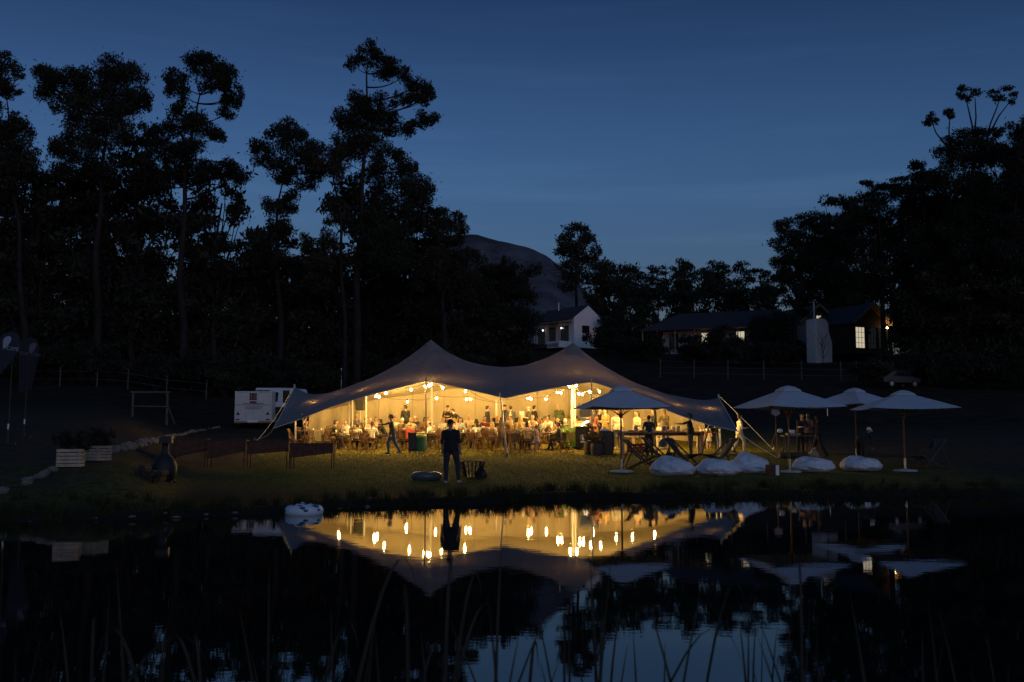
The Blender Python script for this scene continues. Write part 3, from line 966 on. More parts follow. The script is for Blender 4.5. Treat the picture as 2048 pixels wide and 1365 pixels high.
# slim garden posts
for px, py, hh, lb in ((681, 742, 1.9, 'slim metal marker post with a small cap behind the tent'), (752, 742, .85, 'short pale marker post with a bright top'), (761, 742, .9, 'short grey marker post beside the pale one'), (380, 708, .8, 'small pale tap post under the gum grove'), (1656, 792, .9, 'lone dark marker post behind the parasols')):
    d = 84 if px < 800 else 66
    p = ground(px, d)
    t = thing('marker_post', lb, 'post', p)
    MB().tube([(0, 0, -.2), (0, 0, hh)], .045, 8).build('shaft', PAINT_W if 'pale' in lb else STEEL, t)
    MB().box((.05, 0, hh + .03), (.2, .12, .07)).build('cap', PAINT_W if 'dark' not in lb else FP, t)
# electricity lines with poles hidden in the groves
pl = thing('power_line', 'thin electricity wires strung between poles above the trees', 'power line', ground(560, 210))
ends = []
for px, py in ((430, 522), (1205, 536), (1700, 544)):
    g0 = ground(px, 215)
    top = at(px, py, 215)
    q0, q1 = g0 - pl.location, top - pl.location
    ends.append(q1)
    MB().tube([q0, q1 + Vector((0, 0, .4))], [.17, .12], 8).build('pole', FP, pl)
    MB().box(q1 + Vector((0, 0, -.05)), (.14, 2.4, .14)).build('crossarm', FP, pl)
for off in (-1.1, 0, 1.1):
    wmb = MB()
    for a, b in zip(ends[:-1], ends[1:]):
        wmb.tube(bend(a + Vector((0, off, off * .9)), b + Vector((0, off, off * .9)), .018, 10), .035, 4)
    wmb.build('wire', BLACK, pl)
# parked car half hidden on the hillside
p = ground(1797, 88)
car = thing('parked_car', 'pale parked car half hidden in the hillside shade', 'car', p, R(20))
cb = MB()
cb.prism([(-2.0, .35), (2.0, .35), (2.05, .75), (1.15, .92), (.55, 1.42), (-1.0, 1.45), (-1.7, .95), (-2.05, .85)], 1.6, 'y')
cb.build('body', mat('car_paint', (.035, .038, .045), .4, .1, 3), car, bevel=.1)
for sx in (-1.25, 1.25):
    for sy in (-.75, .75):
        wl = MB()
        wl.tube([(sx, sy - .1, .31), (sx, sy + .1, .31)], .31, 14)
        wo = wl.build('wheel', BLACK, car)
        MB().tube([(sx, sy - .11, .31), (sx, sy + .11, .31)], .17, 10).build('rim', STEEL, wo)
gb = MB(); gb.prism([(.98, .95), (.5, 1.34), (-.95, 1.37), (-1.45, .97)], 1.62, 'y')
gb.build('side_window', GLASS_D, car)

# ================================================================== TENT
INSIDE = 7          # cream on the inner face, darker blue-grey on the outer face
def fabric_material():
    m = bpy.data.materials.new('tent_fabric')
    m.use_nodes = True
    nt = m.node_tree
    b = nt.nodes['Principled BSDF']
    b.inputs['Roughness'].default_value = .9
    b.inputs['Specular IOR Level'].default_value = .1
    tc = nt.nodes.new('ShaderNodeTexCoord')
    n = nt.nodes.new('ShaderNodeTexNoise')
    n.inputs['Scale'].default_value = .9
    n.inputs['Detail'].default_value = 6
    nt.links.new(tc.outputs['Object'], n.inputs['Vector'])
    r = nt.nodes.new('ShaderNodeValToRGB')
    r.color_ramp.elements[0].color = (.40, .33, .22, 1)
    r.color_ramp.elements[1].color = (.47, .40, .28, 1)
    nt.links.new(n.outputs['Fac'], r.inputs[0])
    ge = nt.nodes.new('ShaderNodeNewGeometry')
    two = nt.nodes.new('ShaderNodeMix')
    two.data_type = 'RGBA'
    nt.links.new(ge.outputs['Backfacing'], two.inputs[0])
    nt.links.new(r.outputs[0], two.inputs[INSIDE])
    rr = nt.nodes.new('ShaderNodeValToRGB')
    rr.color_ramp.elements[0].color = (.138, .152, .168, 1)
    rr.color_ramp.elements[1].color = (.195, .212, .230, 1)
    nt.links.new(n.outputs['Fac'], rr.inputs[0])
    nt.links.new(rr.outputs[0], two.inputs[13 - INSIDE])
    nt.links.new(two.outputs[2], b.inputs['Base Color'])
    n2 = nt.nodes.new('ShaderNodeTexNoise')
    n2.inputs['Scale'].default_value = 1.7
    n2.inputs['Detail'].default_value = 3
    nt.links.new(tc.outputs['Object'], n2.inputs['Vector'])
    bp = nt.nodes.new('ShaderNodeBump')
    bp.inputs['Strength'].default_value = .6
    bp.inputs['Distance'].default_value = .14
    nt.links.new(n2.outputs['Fac'], bp.inputs['Height'])
    nt.links.new(bp.outputs[0], b.inputs['Normal'])
    tr = nt.nodes.new('ShaderNodeBsdfTranslucent')
    tr.inputs[0].default_value = (.55, .40, .30, 1)
    mx = nt.nodes.new('ShaderNodeMixShader')
    mx.inputs[0].default_value = .016
    nt.links.new(b.outputs[0], mx.inputs[1])
    nt.links.new(tr.outputs[0], mx.inputs[2])
    nt.links.new(mx.outputs[0], nt.nodes['Material Output'].inputs[0])
    return m
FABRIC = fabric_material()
ROPE = mat('rope', (.62, .58, .50), .8, .1, 20)
POLE_W = mat('white_pole', (.50, .48, .45), .4, .06, 5)
POLE_D = mat('aluminium_pole', (.33, .31, .29), .35, .15, 5, metal=.7)
front = [(547, 857, 41.0), (600, 839, 41.2), (660, 815, 41.6), (740, 790, 42.2), (800, 775, 42.7), (850, 763, 43), (885, 768, 43), (930, 778, 42.6), (975, 789, 42), (1010, 797, 41.5), (1050, 788, 41.8),
         (1100, 778, 42.4), (1150, 769, 42.8), (1183, 764, 43), (1215, 774, 42.8), (1260, 791, 42.2), (1300, 806, 41.8), (1360, 832, 41), (1420, 851, 40.5), (1475, 863, 40)]
ridge = [(590, 774, 45.5), (605, 784, 45.7), (625, 790, 46), (655, 787, 46), (690, 776, 46.5), (740, 757, 47), (790, 731, 47.3), (830, 705, 47.5), (850, 689, 47.5), (862, 680, 47.5), (874, 690, 47.5), (893, 704, 47.5), (930, 722, 47.5), (975, 732, 47.5), (1010, 735, 47.5),
         (1050, 731, 47.5), (1095, 716, 47.5), (1125, 700, 47.5), (1137, 692, 47.5), (1147, 686, 47.5), (1157, 695, 47.5), (1172, 708, 47.5), (1200, 728, 47.5), (1260, 762, 47.3), (1330, 788, 46.7), (1395, 800, 46), (1420, 801, 45.7), (1437, 795, 45.5)]
def curve_pts(ctrl, n):
    P = [at(*c) for c in ctrl]
    ts = [(c[0] - ctrl[0][0]) / (ctrl[-1][0] - ctrl[0][0]) for c in ctrl]
    u = np.linspace(0, 1, n)
    return np.stack([np.interp(u, ts, [p[k] for p in P]) for k in range(3)], 1)
def smooth_curve(a, it, pin=()):
    a = a.copy()
    for _ in range(it):
        b = a.copy()
        b[1:-1] = .5 * a[1:-1] + .25 * (a[2:] + a[:-2])
        for i in pin:
            b[i] = a[i]
        a = b
    return a
NU, V1, V2, V3 = 141, 22, 16, 10
fr_c = smooth_curve(curve_pts(front, NU), 4, pin=(46, 70, 97))
rd_c = smooth_curve(curve_pts(ridge, NU), 2, pin=(45, 46, 92))
uu = np.linspace(0, 1, NU)
wx = np.interp(uu, [0, 1], [-10.0, 9.4]); wy = np.interp(uu, [0, .12, .25, .75, .88, 1], [49.2, 51.8, 53.3, 53.3, 51.8, 49.0])
wz = np.interp(uu, [0, .15, .35, .5, .65, .85, 1], [2.2, 3.0, 3.6, 3.5, 3.6, 3.0, 2.1]) + .35
wt_c = np.stack([wx, wy, wz], 1)
gx_ = wx * 1.015
gy_ = wy + .55
gr_c = np.stack([gx_, gy_, [gz(a, b) - .03 for a, b in zip(gx_, gy_)]], 1)
NVT = V1 + V2 + V3 + 1
G = np.zeros((NVT, NU, 3))
for j in range(NVT):
    if j <= V1:
        t = j / V1; G[j] = fr_c * (1 - t) + rd_c * t
    elif j <= V1 + V2:
        t = (j - V1) / V2; G[j] = rd_c * (1 - t) + wt_c * t
    else:
        t = (j - V1 - V2) / V3; G[j] = wt_c * (1 - t) + gr_c * t
pin = np.zeros((NVT, NU), bool)
pin[0] = pin[V1] = pin[-1] = True
pin[:, 0] = pin[:, -1] = True
for _ in range(160):
    N = G.copy()
    N[1:-1, 1:-1] = .25 * (G[2:, 1:-1] + G[:-2, 1:-1] + G[1:-1, 2:] + G[1:-1, :-2])
    N[pin] = G[pin]
    # the back curtain stays close to its planned line
    N[V1 + V2] = .6 * G[V1 + V2] + .4 * wt_c
    G = N
JWR = V1 + V2
# hanging folds in the back curtain and the side drapes
for j in range(V1 + V2 - 4, NVT):
    k = min((j - (V1 + V2 - 4)) / 8, 1)
    amp = np.interp(uu, [0, .1, .2, .8, .9, 1], [.22, .16, .05, .05, .16, .22])
    G[j, :, 1] += k * amp * np.sin(uu * 150 + .6 * np.sin(uu * 23))
# tension wrinkles radiating from the peaks and the pole tops
for (cx_, cy__, nw, am, r0_) in ((G[V1, 46, 0], G[V1, 46, 1], 17, .045, 1.7), (G[V1, 92, 0], G[V1, 92, 1], 15, .045, 1.7), (G[0, 46, 0], G[0, 46, 1], 22, .03, 1.5), (G[0, 97, 0], G[0, 97, 1], 22, .03, 1.5), (G[0, 70, 0], G[0, 70, 1], 20, .03, 1.6), (G[0, 0, 0], G[0, 0, 1], 26, .05, 2.0), (G[0, -1, 0], G[0, -1, 1], 26, .05, 2.0)):
    A_ = G[1:JWR]
    dx_, dy_ = A_[..., 0] - cx_, A_[..., 1] - cy__
    rr_ = np.hypot(dx_, dy_)
    an_ = np.arctan2(dy_, dx_)
    A_[..., 2] += am * np.sin(an_ * nw + 1.5 * np.sin(an_ * 5)) * np.exp(-((rr_ - r0_) / 1.3) ** 2)
tent_loc = Vector((0, 46, gz(0, 46)))
tent = thing('stretch_tent', 'large pale stretch tent with two peaks glowing over the diners', 'tent', tent_loc)
def grid_obj(name, A, parent, m):
    nv, nu = A.shape[:2]
    b = MB()
    b.v = [tuple(Vector(p) - tent_loc) for p in A.reshape(-1, 3)]
    b.f = [(j * nu + i, j * nu + i + 1, (j + 1) * nu + i + 1, (j + 1) * nu + i) for j in range(nv - 1) for i in range(nu - 1)]
    b.m = [0] * len(b.f)
    o = b.build(name, m, parent, smooth=True)
    o.data.update()
    pl_ = o.data.polygons[len(o.data.polygons) // 2 + nu // 2]
    want = Vector((0, -.2, 1)) if name == 'canopy' else Vector((0, 1, 0))
    if pl_.normal.dot(want) < 0:
        o.data.flip_normals()
    return o
JW = V1 + V2
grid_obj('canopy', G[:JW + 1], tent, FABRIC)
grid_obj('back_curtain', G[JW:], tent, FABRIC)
SEAM = mat('tent_seam', (.20, .18, .16), .9, .1, 10)
for i in (14, 32, 50, 70, 88, 106, 126):
    MB().tube([Vector(G[j, i]) - tent_loc + Vector((0, 0, .004)) for j in range(V1 + 1)], .011, 4).build('seam', SEAM, tent)
for i in range(22, 122, 12):
    MB().tube([Vector(G[j, i]) - tent_loc + Vector((0, -.012, 0)) for j in range(V1 + 6, NVT)], .010, 4).build('seam', SEAM, tent)
hem = MB()
hem.tube([Vector(p) - tent_loc for p in G[0]], .014, 5)
hem.build('hem_rope', ROPE, tent)
for side in (0, NU - 1):
    MB().tube([Vector(G[j, side]) - tent_loc for j in range(0, V1 + 1)], .018, 5).build('hem_rope', ROPE, tent)
for u_, nm_ in ((46, 'peak_patch'), (92, 'peak_patch')):
    c_ = Vector(G[V1, u_])
    pm = MB()
    ring = []
    for j_ in range(V1 - 3, V1 + 3):
        for i_ in range(u_ - 3, u_ + 3):
            a_ = [Vector(G[j_ + dj, i_ + di]) - tent_loc + Vector((0, -.006, .012)) for dj, di in ((0, 0), (0, 1), (1, 1), (1, 0))]
            pm.add(a_, [(0, 1, 2, 3)])
    pm.build(nm_, SEAM, tent, smooth=True)
def tent_pole(a, b, r, m):
    a, b = Vector(a) - tent_loc, Vector(b) - tent_loc
    o = MB().tube([a, b], [r, r * .9], 10).build('pole', m, tent)
    MB().lathe([(.13, -.02), (.13, .02), (.05, .05), (.05, .12)], 12, a).build('pole_foot', BLACK, o)
    return o
def to_ground(px, d):
    q = ground(px, d); q.z -= .02
    return q
tent_pole(hit(852, 905), at(852, 753, 43), .04, POLE_D)
tent_pole(hit(1014, 913), at(1000, 786, 41.5), .038, POLE_D)
tent_pole(ground(1184, 43.0), at(1183, 757, 43), .04, POLE_D)
tent_pole(ground(865, 47.5), at(862, 684, 47.5), .06, POLE_W)
tent_pole(ground(1150, 47.5), at(1147, 690, 47.5), .06, POLE_W)
tent_pole(ground(1143, 46.4), at(1144, 735, 46.8), .045, POLE_W)
tent_pole(hit(610, 884), at(604, 829, 41.6), .035, POLE_W)
tent_pole(ground(592, 46.2), at(589, 769, 45.5), .05, POLE_W)
tent_pole(ground(1440, 46.0), at(1437, 789, 45.5), .05, POLE_W)
tent_pole(ground(1402, 41.6), at(1418, 852, 41.0), .04, POLE_D)
tent_pole(ground(698, 50), at(698, 806, 50), .035, POLE_W)
tent_pole(ground(705, 49.2), at(705, 800, 49.2), .04, POLE_W)
tent_pole(ground(993, 51.5), at(993, 800, 51.5), .045, POLE_W)
tent_pole(ground(732, 48.6), at(732, 792, 48.6), .04, POLE_W)
def rope(a, b, r=.013):
    a, b = Vector(a) - tent_loc, Vector(b) - tent_loc
    MB().tube(bend(a, b, .006, 4), r, 5).build('guy_rope', ROPE, tent)
    pg = MB().tube([b + Vector((0, 0, -.1)), b + Vector((.03, 0, .12))], .016, 6).build('tent_peg', STEEL, tent)
rope(G[0, 0], hit(508, 881), .022)
rope(G[0, -1], hit(1556, 917), .015)
rope(at(1437, 791, 45.5), hit(1546, 900), .012)
rope(at(589, 771, 45.5), ground(505, 47.0), .012)
rope(at(1000, 786, 41.5), ground(1018, 39.0), .008)

# string lights
BULB = emit('bulb_glow', (1.0, .62, .18), 1800.0)
CABLE = mat('cable', (.02, .02, .02), .6, .1, 10)
bulb_me = MB().ball((0, 0, 0), .042, 10, 8).mesh('bulb', [BULB], True)
sock_me = MB().lathe([(.022, 0), (.028, .02), (.026, .08), (.012, .10)], 8).mesh('socket', [BLACK])
def festoon(label, pts):
    """pts: (px, py, d, bulb?)"""
    loc = at(*pts[0][:3])
    t = thing('string_lights', label, 'string lights', loc)
    cab = MB()
    pos = []
    for (px, py, d, isb) in pts:
        p = at(px, py, d)
        dd = (G[:JW + 1, :, 0] - p.x) ** 2 + (G[:JW + 1, :, 1] - p.y) ** 2
        zc = float(G[:JW + 1, :, 2].ravel()[int(dd.argmin())])
        gap = .15 if isb == 2 else .26
        if p.z > zc - gap or isb == 2:
            p.z = zc - gap
        p = p - loc
        if isb:
            b = obj_from_mesh('bulb', bulb_me, t, p)
            obj_from_mesh('socket', sock_me, b, (0, 0, .032))
            pos.append(p + Vector((0, 0, .13)))
        else:
            pos.append(p)
    for a, b in zip(pos[:-1], pos[1:]):
        cab.tube(bend(a, b, .03, 5), .011, 5)
    cab.build('cable', CABLE, t)
    return t
festoon('string of warm bulbs climbing from the drooping corner to the tall front pole',
        [(592, 786, 45.2, 0), (627, 799, 43.9, 2), (682, 806, 45.0, 1), (727, 791, 44.0, 2), (772, 787, 44.2, 1), (822, 780, 44.0, 1), (851, 768, 43.3, 1), (858, 772, 43.6, 1), (862, 768, 43.8, 1)])  # the bulb inside the left wing is added to brighten the interior
festoon('string of warm bulbs hung from the tall front pole to the valley between the peaks',
        [(852, 762, 43.2, 0), (885, 776, 44.0, 1), (931, 783, 44.0, 1), (975, 800, 45.0, 0), (1000, 800, 47.0, 0), (1056, 797, 49.5, 1), (1062, 799, 49.7, 1)])
festoon('string of warm bulbs sagging along the back curtain',
        [(752, 793, 47.6, 1), (758, 794, 47.9, 1), (815, 804, 51.0, 1), (850, 800, 51, 0), (873, 797, 50.5, 1), (933, 799, 50.8, 1), (941, 799, 51.0, 1), (1000, 806, 51.0, 0)])
festoon('string of warm bulbs looping from the back curtain to the second peak pole',
        [(1062, 796, 49.7, 0), (1092, 799, 50.0, 1), (1115, 785, 48.4, 1), (1122, 786, 48.4, 1), (1139, 774, 45.0, 1), (1152, 772, 45.2, 1), (1158, 788, 46.2, 1), (1165, 789, 46.2, 1)])  # first bulb by the curtain is added to brighten that side
festoon('string of warm bulbs running from the second front pole into the drooping wing',
        [(1165, 785, 46.2, 0), (1179, 784, 45.2, 1), (1199, 784, 45.4, 1), (1184, 801, 48.0, 1), (1230, 796, 46.5, 1), (1262, 802, 44.5, 1), (1306, 808, 44.4, 1), (1352, 809, 43.6, 2), (1419, 808, 43.6, 2)])  # some bulbs midway to the wing are added to balance the tent light
# ================================================================== PEOPLE
SKINS = [mat('skin_light', (.50, .30, .20), .55, .06, 12), mat('skin_tan', (.36, .20, .12), .55, .06, 12), mat('skin_dark', (.12, .065, .04), .55, .06, 12)]
EYE = mat('eye_dark', (.02, .015, .012), .3, .05, 10)
LIP = mat('lip', (.30, .10, .08), .5, .05, 10)
HAIRC = {k: mat('hair_' + k, c, .65, .25, 30, .5, 80) for k, c in dict(black=(.010, .008, .007), brown=(.045, .024, .013), dark=(.020, .013, .010), blond=(.40, .27, .12), ginger=(.22, .09, .035), white=(.62, .58, .52), grey=(.25, .24, .23)).items()}
ARMS = {'down': ((.14, .05, -1), (.05, -.22, -1)), 'table': ((.22, -.50, -.82), (-.32, -.92, .02)), 'mouth': ((.22, -.62, -.70), (-.36, -.42, .85)), 'reach': ((.12, -.95, -.32), (.0, -1, .06)),
        'carry': ((.14, -.12, -1), (-.10, -1, .12)), 'back': ((.30, .34, -.88), (-.62, .28, -.45)), 'up': ((.55, -.25, .55), (-.62, -.15, .72)), 'side': ((1, -.12, -.12), (1, -.2, .08)), 'lap': ((.12, -.25, -.96), (-.25, -.9, -.30)),
        'rest': ((.25, -.62, -.74), (-.75, -.62, .05)), 'hip': ((.50, .16, -.85), (-.70, -.30, -.52)), 'camera': ((.25, -.5, -.8), (-.38, -.62, .70)), 'across': ((.3, -.85, -.4), (-.1, -.98, -.1))}
LEGS = {'stand': [((.05, 0, -1), (0, .03, -1)), ((.05, 0, -1), (0, .03, -1))], 'walk': [((.02, -.40, -.92), (0, .05, -1)), ((.02, .24, -.96), (0, .50, -.86))],
        'sit': [((.14, -1, -.05), (.02, .10, -1)), ((.14, -1, -.05), (.02, -.06, -1))], 'sitout': [((.14, -1, -.05), (.02, -.30, -.95)), ((.14, -1, -.05), (.02, .22, -.97))],
        'apart': [((.16, -.02, -1), (.03, .03, -1)), ((.13, .03, -1), (.03, .05, -1))], 'run': [((.02, -.55, -.83), (0, .30, -.95)), ((.02, .22, -.97), (0, .95, -.3))]}
def V(t):
    return Vector(t)
POSE_CACHE = {}
def body_mesh(pose):
    """pose = (legs, lean, (arm_left, arm_right), head_yaw, head_pitch, build)"""
    if pose in POSE_CACHE:
        return POSE_CACHE[pose]
    legs, lean, arms, yaw, pitch, bw = pose
    seated = legs.startswith('sit')
    hipz = .53 if seated else .92
    pel = V((0, 0, hipz))
    q = Euler((R(lean), 0, 0))                      # leaning forward is towards -Y
    def tor(p):
        v = V(p); v.rotate(q); return pel + v
    chains = []      # (zone, pts, radii)
    sw = .185 * bw
    chains.append(('top', [pel + V((0, .005, -.06)), pel + V((0, 0, .03)), tor((0, .0, .16)), tor((0, -.01, .30)), tor((0, 0, .41)), tor((0, .01, .455))],
                   [(.165 * bw, .115 * bw), (.168 * bw, .12 * bw), (.148 * bw, .108 * bw), (.170 * bw, .118 * bw), (.165, .10), (.085, .075)]))
    neck = tor((0, .0, .482))
    hq = Euler((R(lean * .45 + pitch), 0, R(yaw)), 'XYZ').to_quaternion()
    def hd(p):
        v = V(p); v.rotate(hq); return neck + v
    chains.append(('neck', [tor((0, .01, .43)), tor((0, .005, .485)), hd((0, -.01, .10))], [(.066, .066), (.056, .058), (.054, .058)]))
    chains.append(('head', [hd((0, -.035, .085)), hd((0, -.03, .12)), hd((0, -.015, .17)), hd((0, -.01, .22)), hd((0, -.008, .255)), hd((0, -.005, .275))],
                   [(.040, .048), (.060, .075), (.074, .094), (.076, .098), (.058, .076), (.022, .03)]))
    chains.append(('head', [hd((0, -.095, .19)), hd((0, -.122, .155)), hd((0, -.10, .148))], [(.010, .010), (.016, .014), (.012, .01)]))
    for s in (-1, 1):
        chains.append(('head', [hd((s * .072, .0, .155)), hd((s * .083, .012, .17)), hd((s * .075, .008, .195))], [.012, .016, .012]))
    hands = []
    for i, s in enumerate((-1, 1)):
        ua, fa = ARMS[arms[i]]
        sh = tor((s * sw, .01, .418))
        ua = V((s * ua[0], ua[1], ua[2])).normalized(); fa = V((s * fa[0], fa[1], fa[2])).normalized()
        el = sh + ua * .285; wr = el + fa * .235; hnd = wr + fa * .085
        chains.append(('top', [tor((s * .07, .01, .450)), sh], [.058, .060]))
        chains.append(('uarm', [sh, sh.lerp(el, .5), el], [.060 * bw, .050 * bw, .043]))
        chains.append(('farm', [el, el.lerp(wr, .35), wr], [.043, .041, .029]))
        side = fa.cross(V((0, 0, 1)))
        if side.length < .2:
            side = V((0, 1, 0))
        side.normalize()
        chains.append(('hand', [wr, wr + fa * .035, hnd], [(.026, .022), (.036, .018), (.038, .016)]))
        hands.append((wr, hnd, fa, side, s))
    feet = []
    for i, s in enumerate((-1, 1)):
        th, shn = LEGS[legs][i]
        th = V((s * th[0], th[1], th[2])).normalized(); shn = V((s * shn[0], shn[1], shn[2])).normalized()
        hip = pel + V((s * .092 * bw, 0, -.04)); kn = hip + th * .425; an = kn + shn * .41
        toe = an + V((s * .03, -.155, -.055))
        heel = an + V((0, .045, -.055))
        chains.append(('thigh', [hip, hip.lerp(kn, .4), kn], [.100 * bw, .094 * bw, .072]))
        chains.append(('shin', [kn, kn.lerp(an, .3), an], [.070, .070, .052]))
        chains.append(('shoe', [heel, an + V((0, -.03, -.05)), toe], [(.036, .032), (.044, .042), (.042, .026)]))
        feet.append(min(toe.z - .026, heel.z - .032))
    mb = MB()
    for z, pts, rad in chains:
        mb.tube(pts, rad, 12, up=(1, 0.02, 0.01))
        for e in (0, -1):
            r = rad[e] if isinstance(rad[e], tuple) else (rad[e], rad[e])
            mb.ball(pts[e], min(r) * .98, 8, 6)
    o = mb.build('tmp', SKINS[0])
    md = o.modifiers.new('r', 'REMESH'); md.mode = 'VOXEL'; md.voxel_size = .017
    sm = o.modifiers.new('s', 'SMOOTH'); sm.iterations = 3; sm.factor = .5
    dc = o.modifiers.new('d', 'DECIMATE'); dc.ratio = .28
    dg = bpy.context.evaluated_depsgraph_get(); dg.update()
    me = bpy.data.meshes.new_from_object(o.evaluated_get(dg), depsgraph=dg)
    bpy.data.objects.remove(o)
    # zones by nearest chain
    segs = [(z, pts[i], pts[i + 1], (max(rad[i]) if isinstance(rad[i], tuple) else rad[i])) for z, pts, rad in chains for i in range(len(pts) - 1)]
    A = np.array([tuple(s[1]) for s in segs]); B = np.array([tuple(s[2]) for s in segs]); RR = np.array([s[3] for s in segs])
    cen = np.array([tuple(p.center) for p in me.polygons])
    ab = B - A
    t = np.clip(((cen[:, None] - A) * ab).sum(-1) / ((ab * ab).sum(-1) + 1e-9), 0, 1)
    dist = np.linalg.norm(cen[:, None] - (A + t[..., None] * ab), axis=-1) - RR * .8
    idx = dist.argmin(1)
    zmap = {'neck': 0, 'head': 0, 'hand': 0, 'top': 1, 'uarm': 1, 'farm': 2, 'thigh': 3, 'shin': 4, 'shoe': 5}
    zone = np.array([zmap[segs[i][0]] for i in idx])
    hips = (zone == 1) & np.array([segs[i][0] == 'top' for i in idx]) & (cen[:, 2] < hipz + .02)
    zone[hips] = 3
    axis = np.array(tuple((tor((0, 0, 1)) - pel)))
    hgt = (cen - np.array(tuple(pel))) @ axis
    rad_ = np.linalg.norm(cen - np.array(tuple(pel)) - hgt[:, None] * axis, axis=1)
    zone[(hgt > .468) & (rad_ < .085) & (zone == 1)] = 0
    v, f, mi = [tuple(p.co) for p in me.vertices], [tuple(p.vertices) for p in me.polygons], [int(z) for z in zone]
    bpy.data.meshes.remove(me)
    b2 = MB(); b2.v, b2.f, b2.m = v, f, mi
    for wr, hnd, fa, side, s in hands:
        nrm = fa.cross(side)
        for k, (off, ln) in enumerate(((-.028, .068), (-.009, .078), (.010, .072), (.028, .056))):
            a = hnd + side * off - fa * .012
            m1 = a + fa * ln * .5 - nrm * .004; e = a + fa * ln * .88 - nrm * .022
            b2.tube([a, m1, e], [.0085, .008, .006], 5, 0)
        a = wr + fa * .03 + side * (-s * .030)
        b2.tube([a, a + fa * .03 - side * (s * .022), a + fa * .062 - side * (s * .026)], [.010, .009, .007], 5, 0)
    for s in (-1, 1):
        b2.ball(hd((s * .030, -.094, .188)), .0095, 6, 5, 6)
    b2.box(hd((0, -.098, .118)), (.044, .012, .010), hq, 7)
    mesh = bpy.data.meshes.new('body')
    mesh.from_pydata(b2.v, [], b2.f)
    for _ in range(8):
        mesh.materials.append(SKINS[0])
    mesh.polygons.foreach_set('material_index', b2.m)
    mesh.polygons.foreach_set('use_smooth', [True] * len(b2.f))
    mesh.update()
    POSE_CACHE[pose] = (mesh, -min(feet) if not seated else -min(min(feet), .0) * 0, neck.copy(), hq.copy(), pel.copy())
    return POSE_CACHE[pose]
HAIR_CACHE = {}
def hair_mesh(style, colour):
    key = (style, colour)
    if key in HAIR_CACHE:
        return HAIR_CACHE[key]
    b = MB()
    if style in ('short', 'curly', 'long', 'pony', 'bob', 'bun'):
        b.ball((0, .022, .205), (.087, .100, .092), 14, 10)
        b.ball((0, .045, .165), (.080, .072, .080), 12, 8)
        b.ball((0, -.045, .255), (.060, .050, .030), 10, 6)
    if style == 'curly':
        rs = random.Random(4)
        for k in range(26):
            a = rs.uniform(0, 6.28); e = rs.uniform(-.2, 1.4)
            b.ball((.098 * math.cos(a) * math.cos(e), .035 + .10 * abs(math.sin(a)) * math.cos(e), .20 + .09 * math.sin(e)), .034, 7, 5)
        b.ball((0, .06, .09), (.10, .07, .12), 10, 8)
    if style == 'long':
        b.tube([(0, .05, .20), (0, .082, .08), (0, .10, -.06), (0, .105, -.20), (0, .10, -.26)], [(.085, .06), (.092, .050), (.088, .040), (.066, .030), (.03, .015)], 12, up=(1, 0, 0))
        for s in (-1, 1):
            b.tube([(s * .07, .01, .20), (s * .088, .015, .10), (s * .09, .03, -.04)], [(.02, .04), (.022, .04), (.014, .025)], 8, up=(1, 0, 0))
    if style == 'bob':
        b.tube([(0, .04, .20), (0, .055, .11), (0, .06, .05)], [(.090, .07), (.096, .068), (.088, .05)], 12, up=(1, 0, 0))
    if style == 'pony':
        b.ball((0, .115, .22), .03, 8, 6)
        b.tube([(0, .11, .23), (0, .15, .16), (0, .145, .03), (0, .13, -.12)], [.022, .030, .026, .008], 8)
    if style == 'bun':
        b.ball((0, .10, .28), .045, 9, 7)
    if style == 'fringe':
        b.ball((0, .055, .14), (.080, .060, .050), 12, 8)
    if style == 'cap':
        b.ball((0, .0, .215), (.088, .108, .082), 14, 9)
        b.prism([(-.07, -.06), (.07, -.06), (.062, -.17), (.03, -.195), (-.03, -.195), (-.062, -.17)], .012, 'z')
        for i in range(len(b.v) - 12, len(b.v)):
            x, y, z = b.v[i]
            b.v[i] = (x, y, z + .212 - .02 * (abs(y) - .06) / .13)
    HAIR_CACHE[key] = b.mesh('hair', [HAIRC.get(colour) or cloth(colour)], True)
    return HAIR_CACHE[key]
JEANS = (.045, .075, .15); DARKT = (.016, .016, .020); KHAKI = (.26, .20, .12); BLACKC = (.012, .012, .014); WHITEC = (.62, .60, .55); CREAM = (.60, .52, .38); GREYC = (.13, .13, .135); OLIVE = (.12, .105, .045); NAVY = (.022, .030, .055)
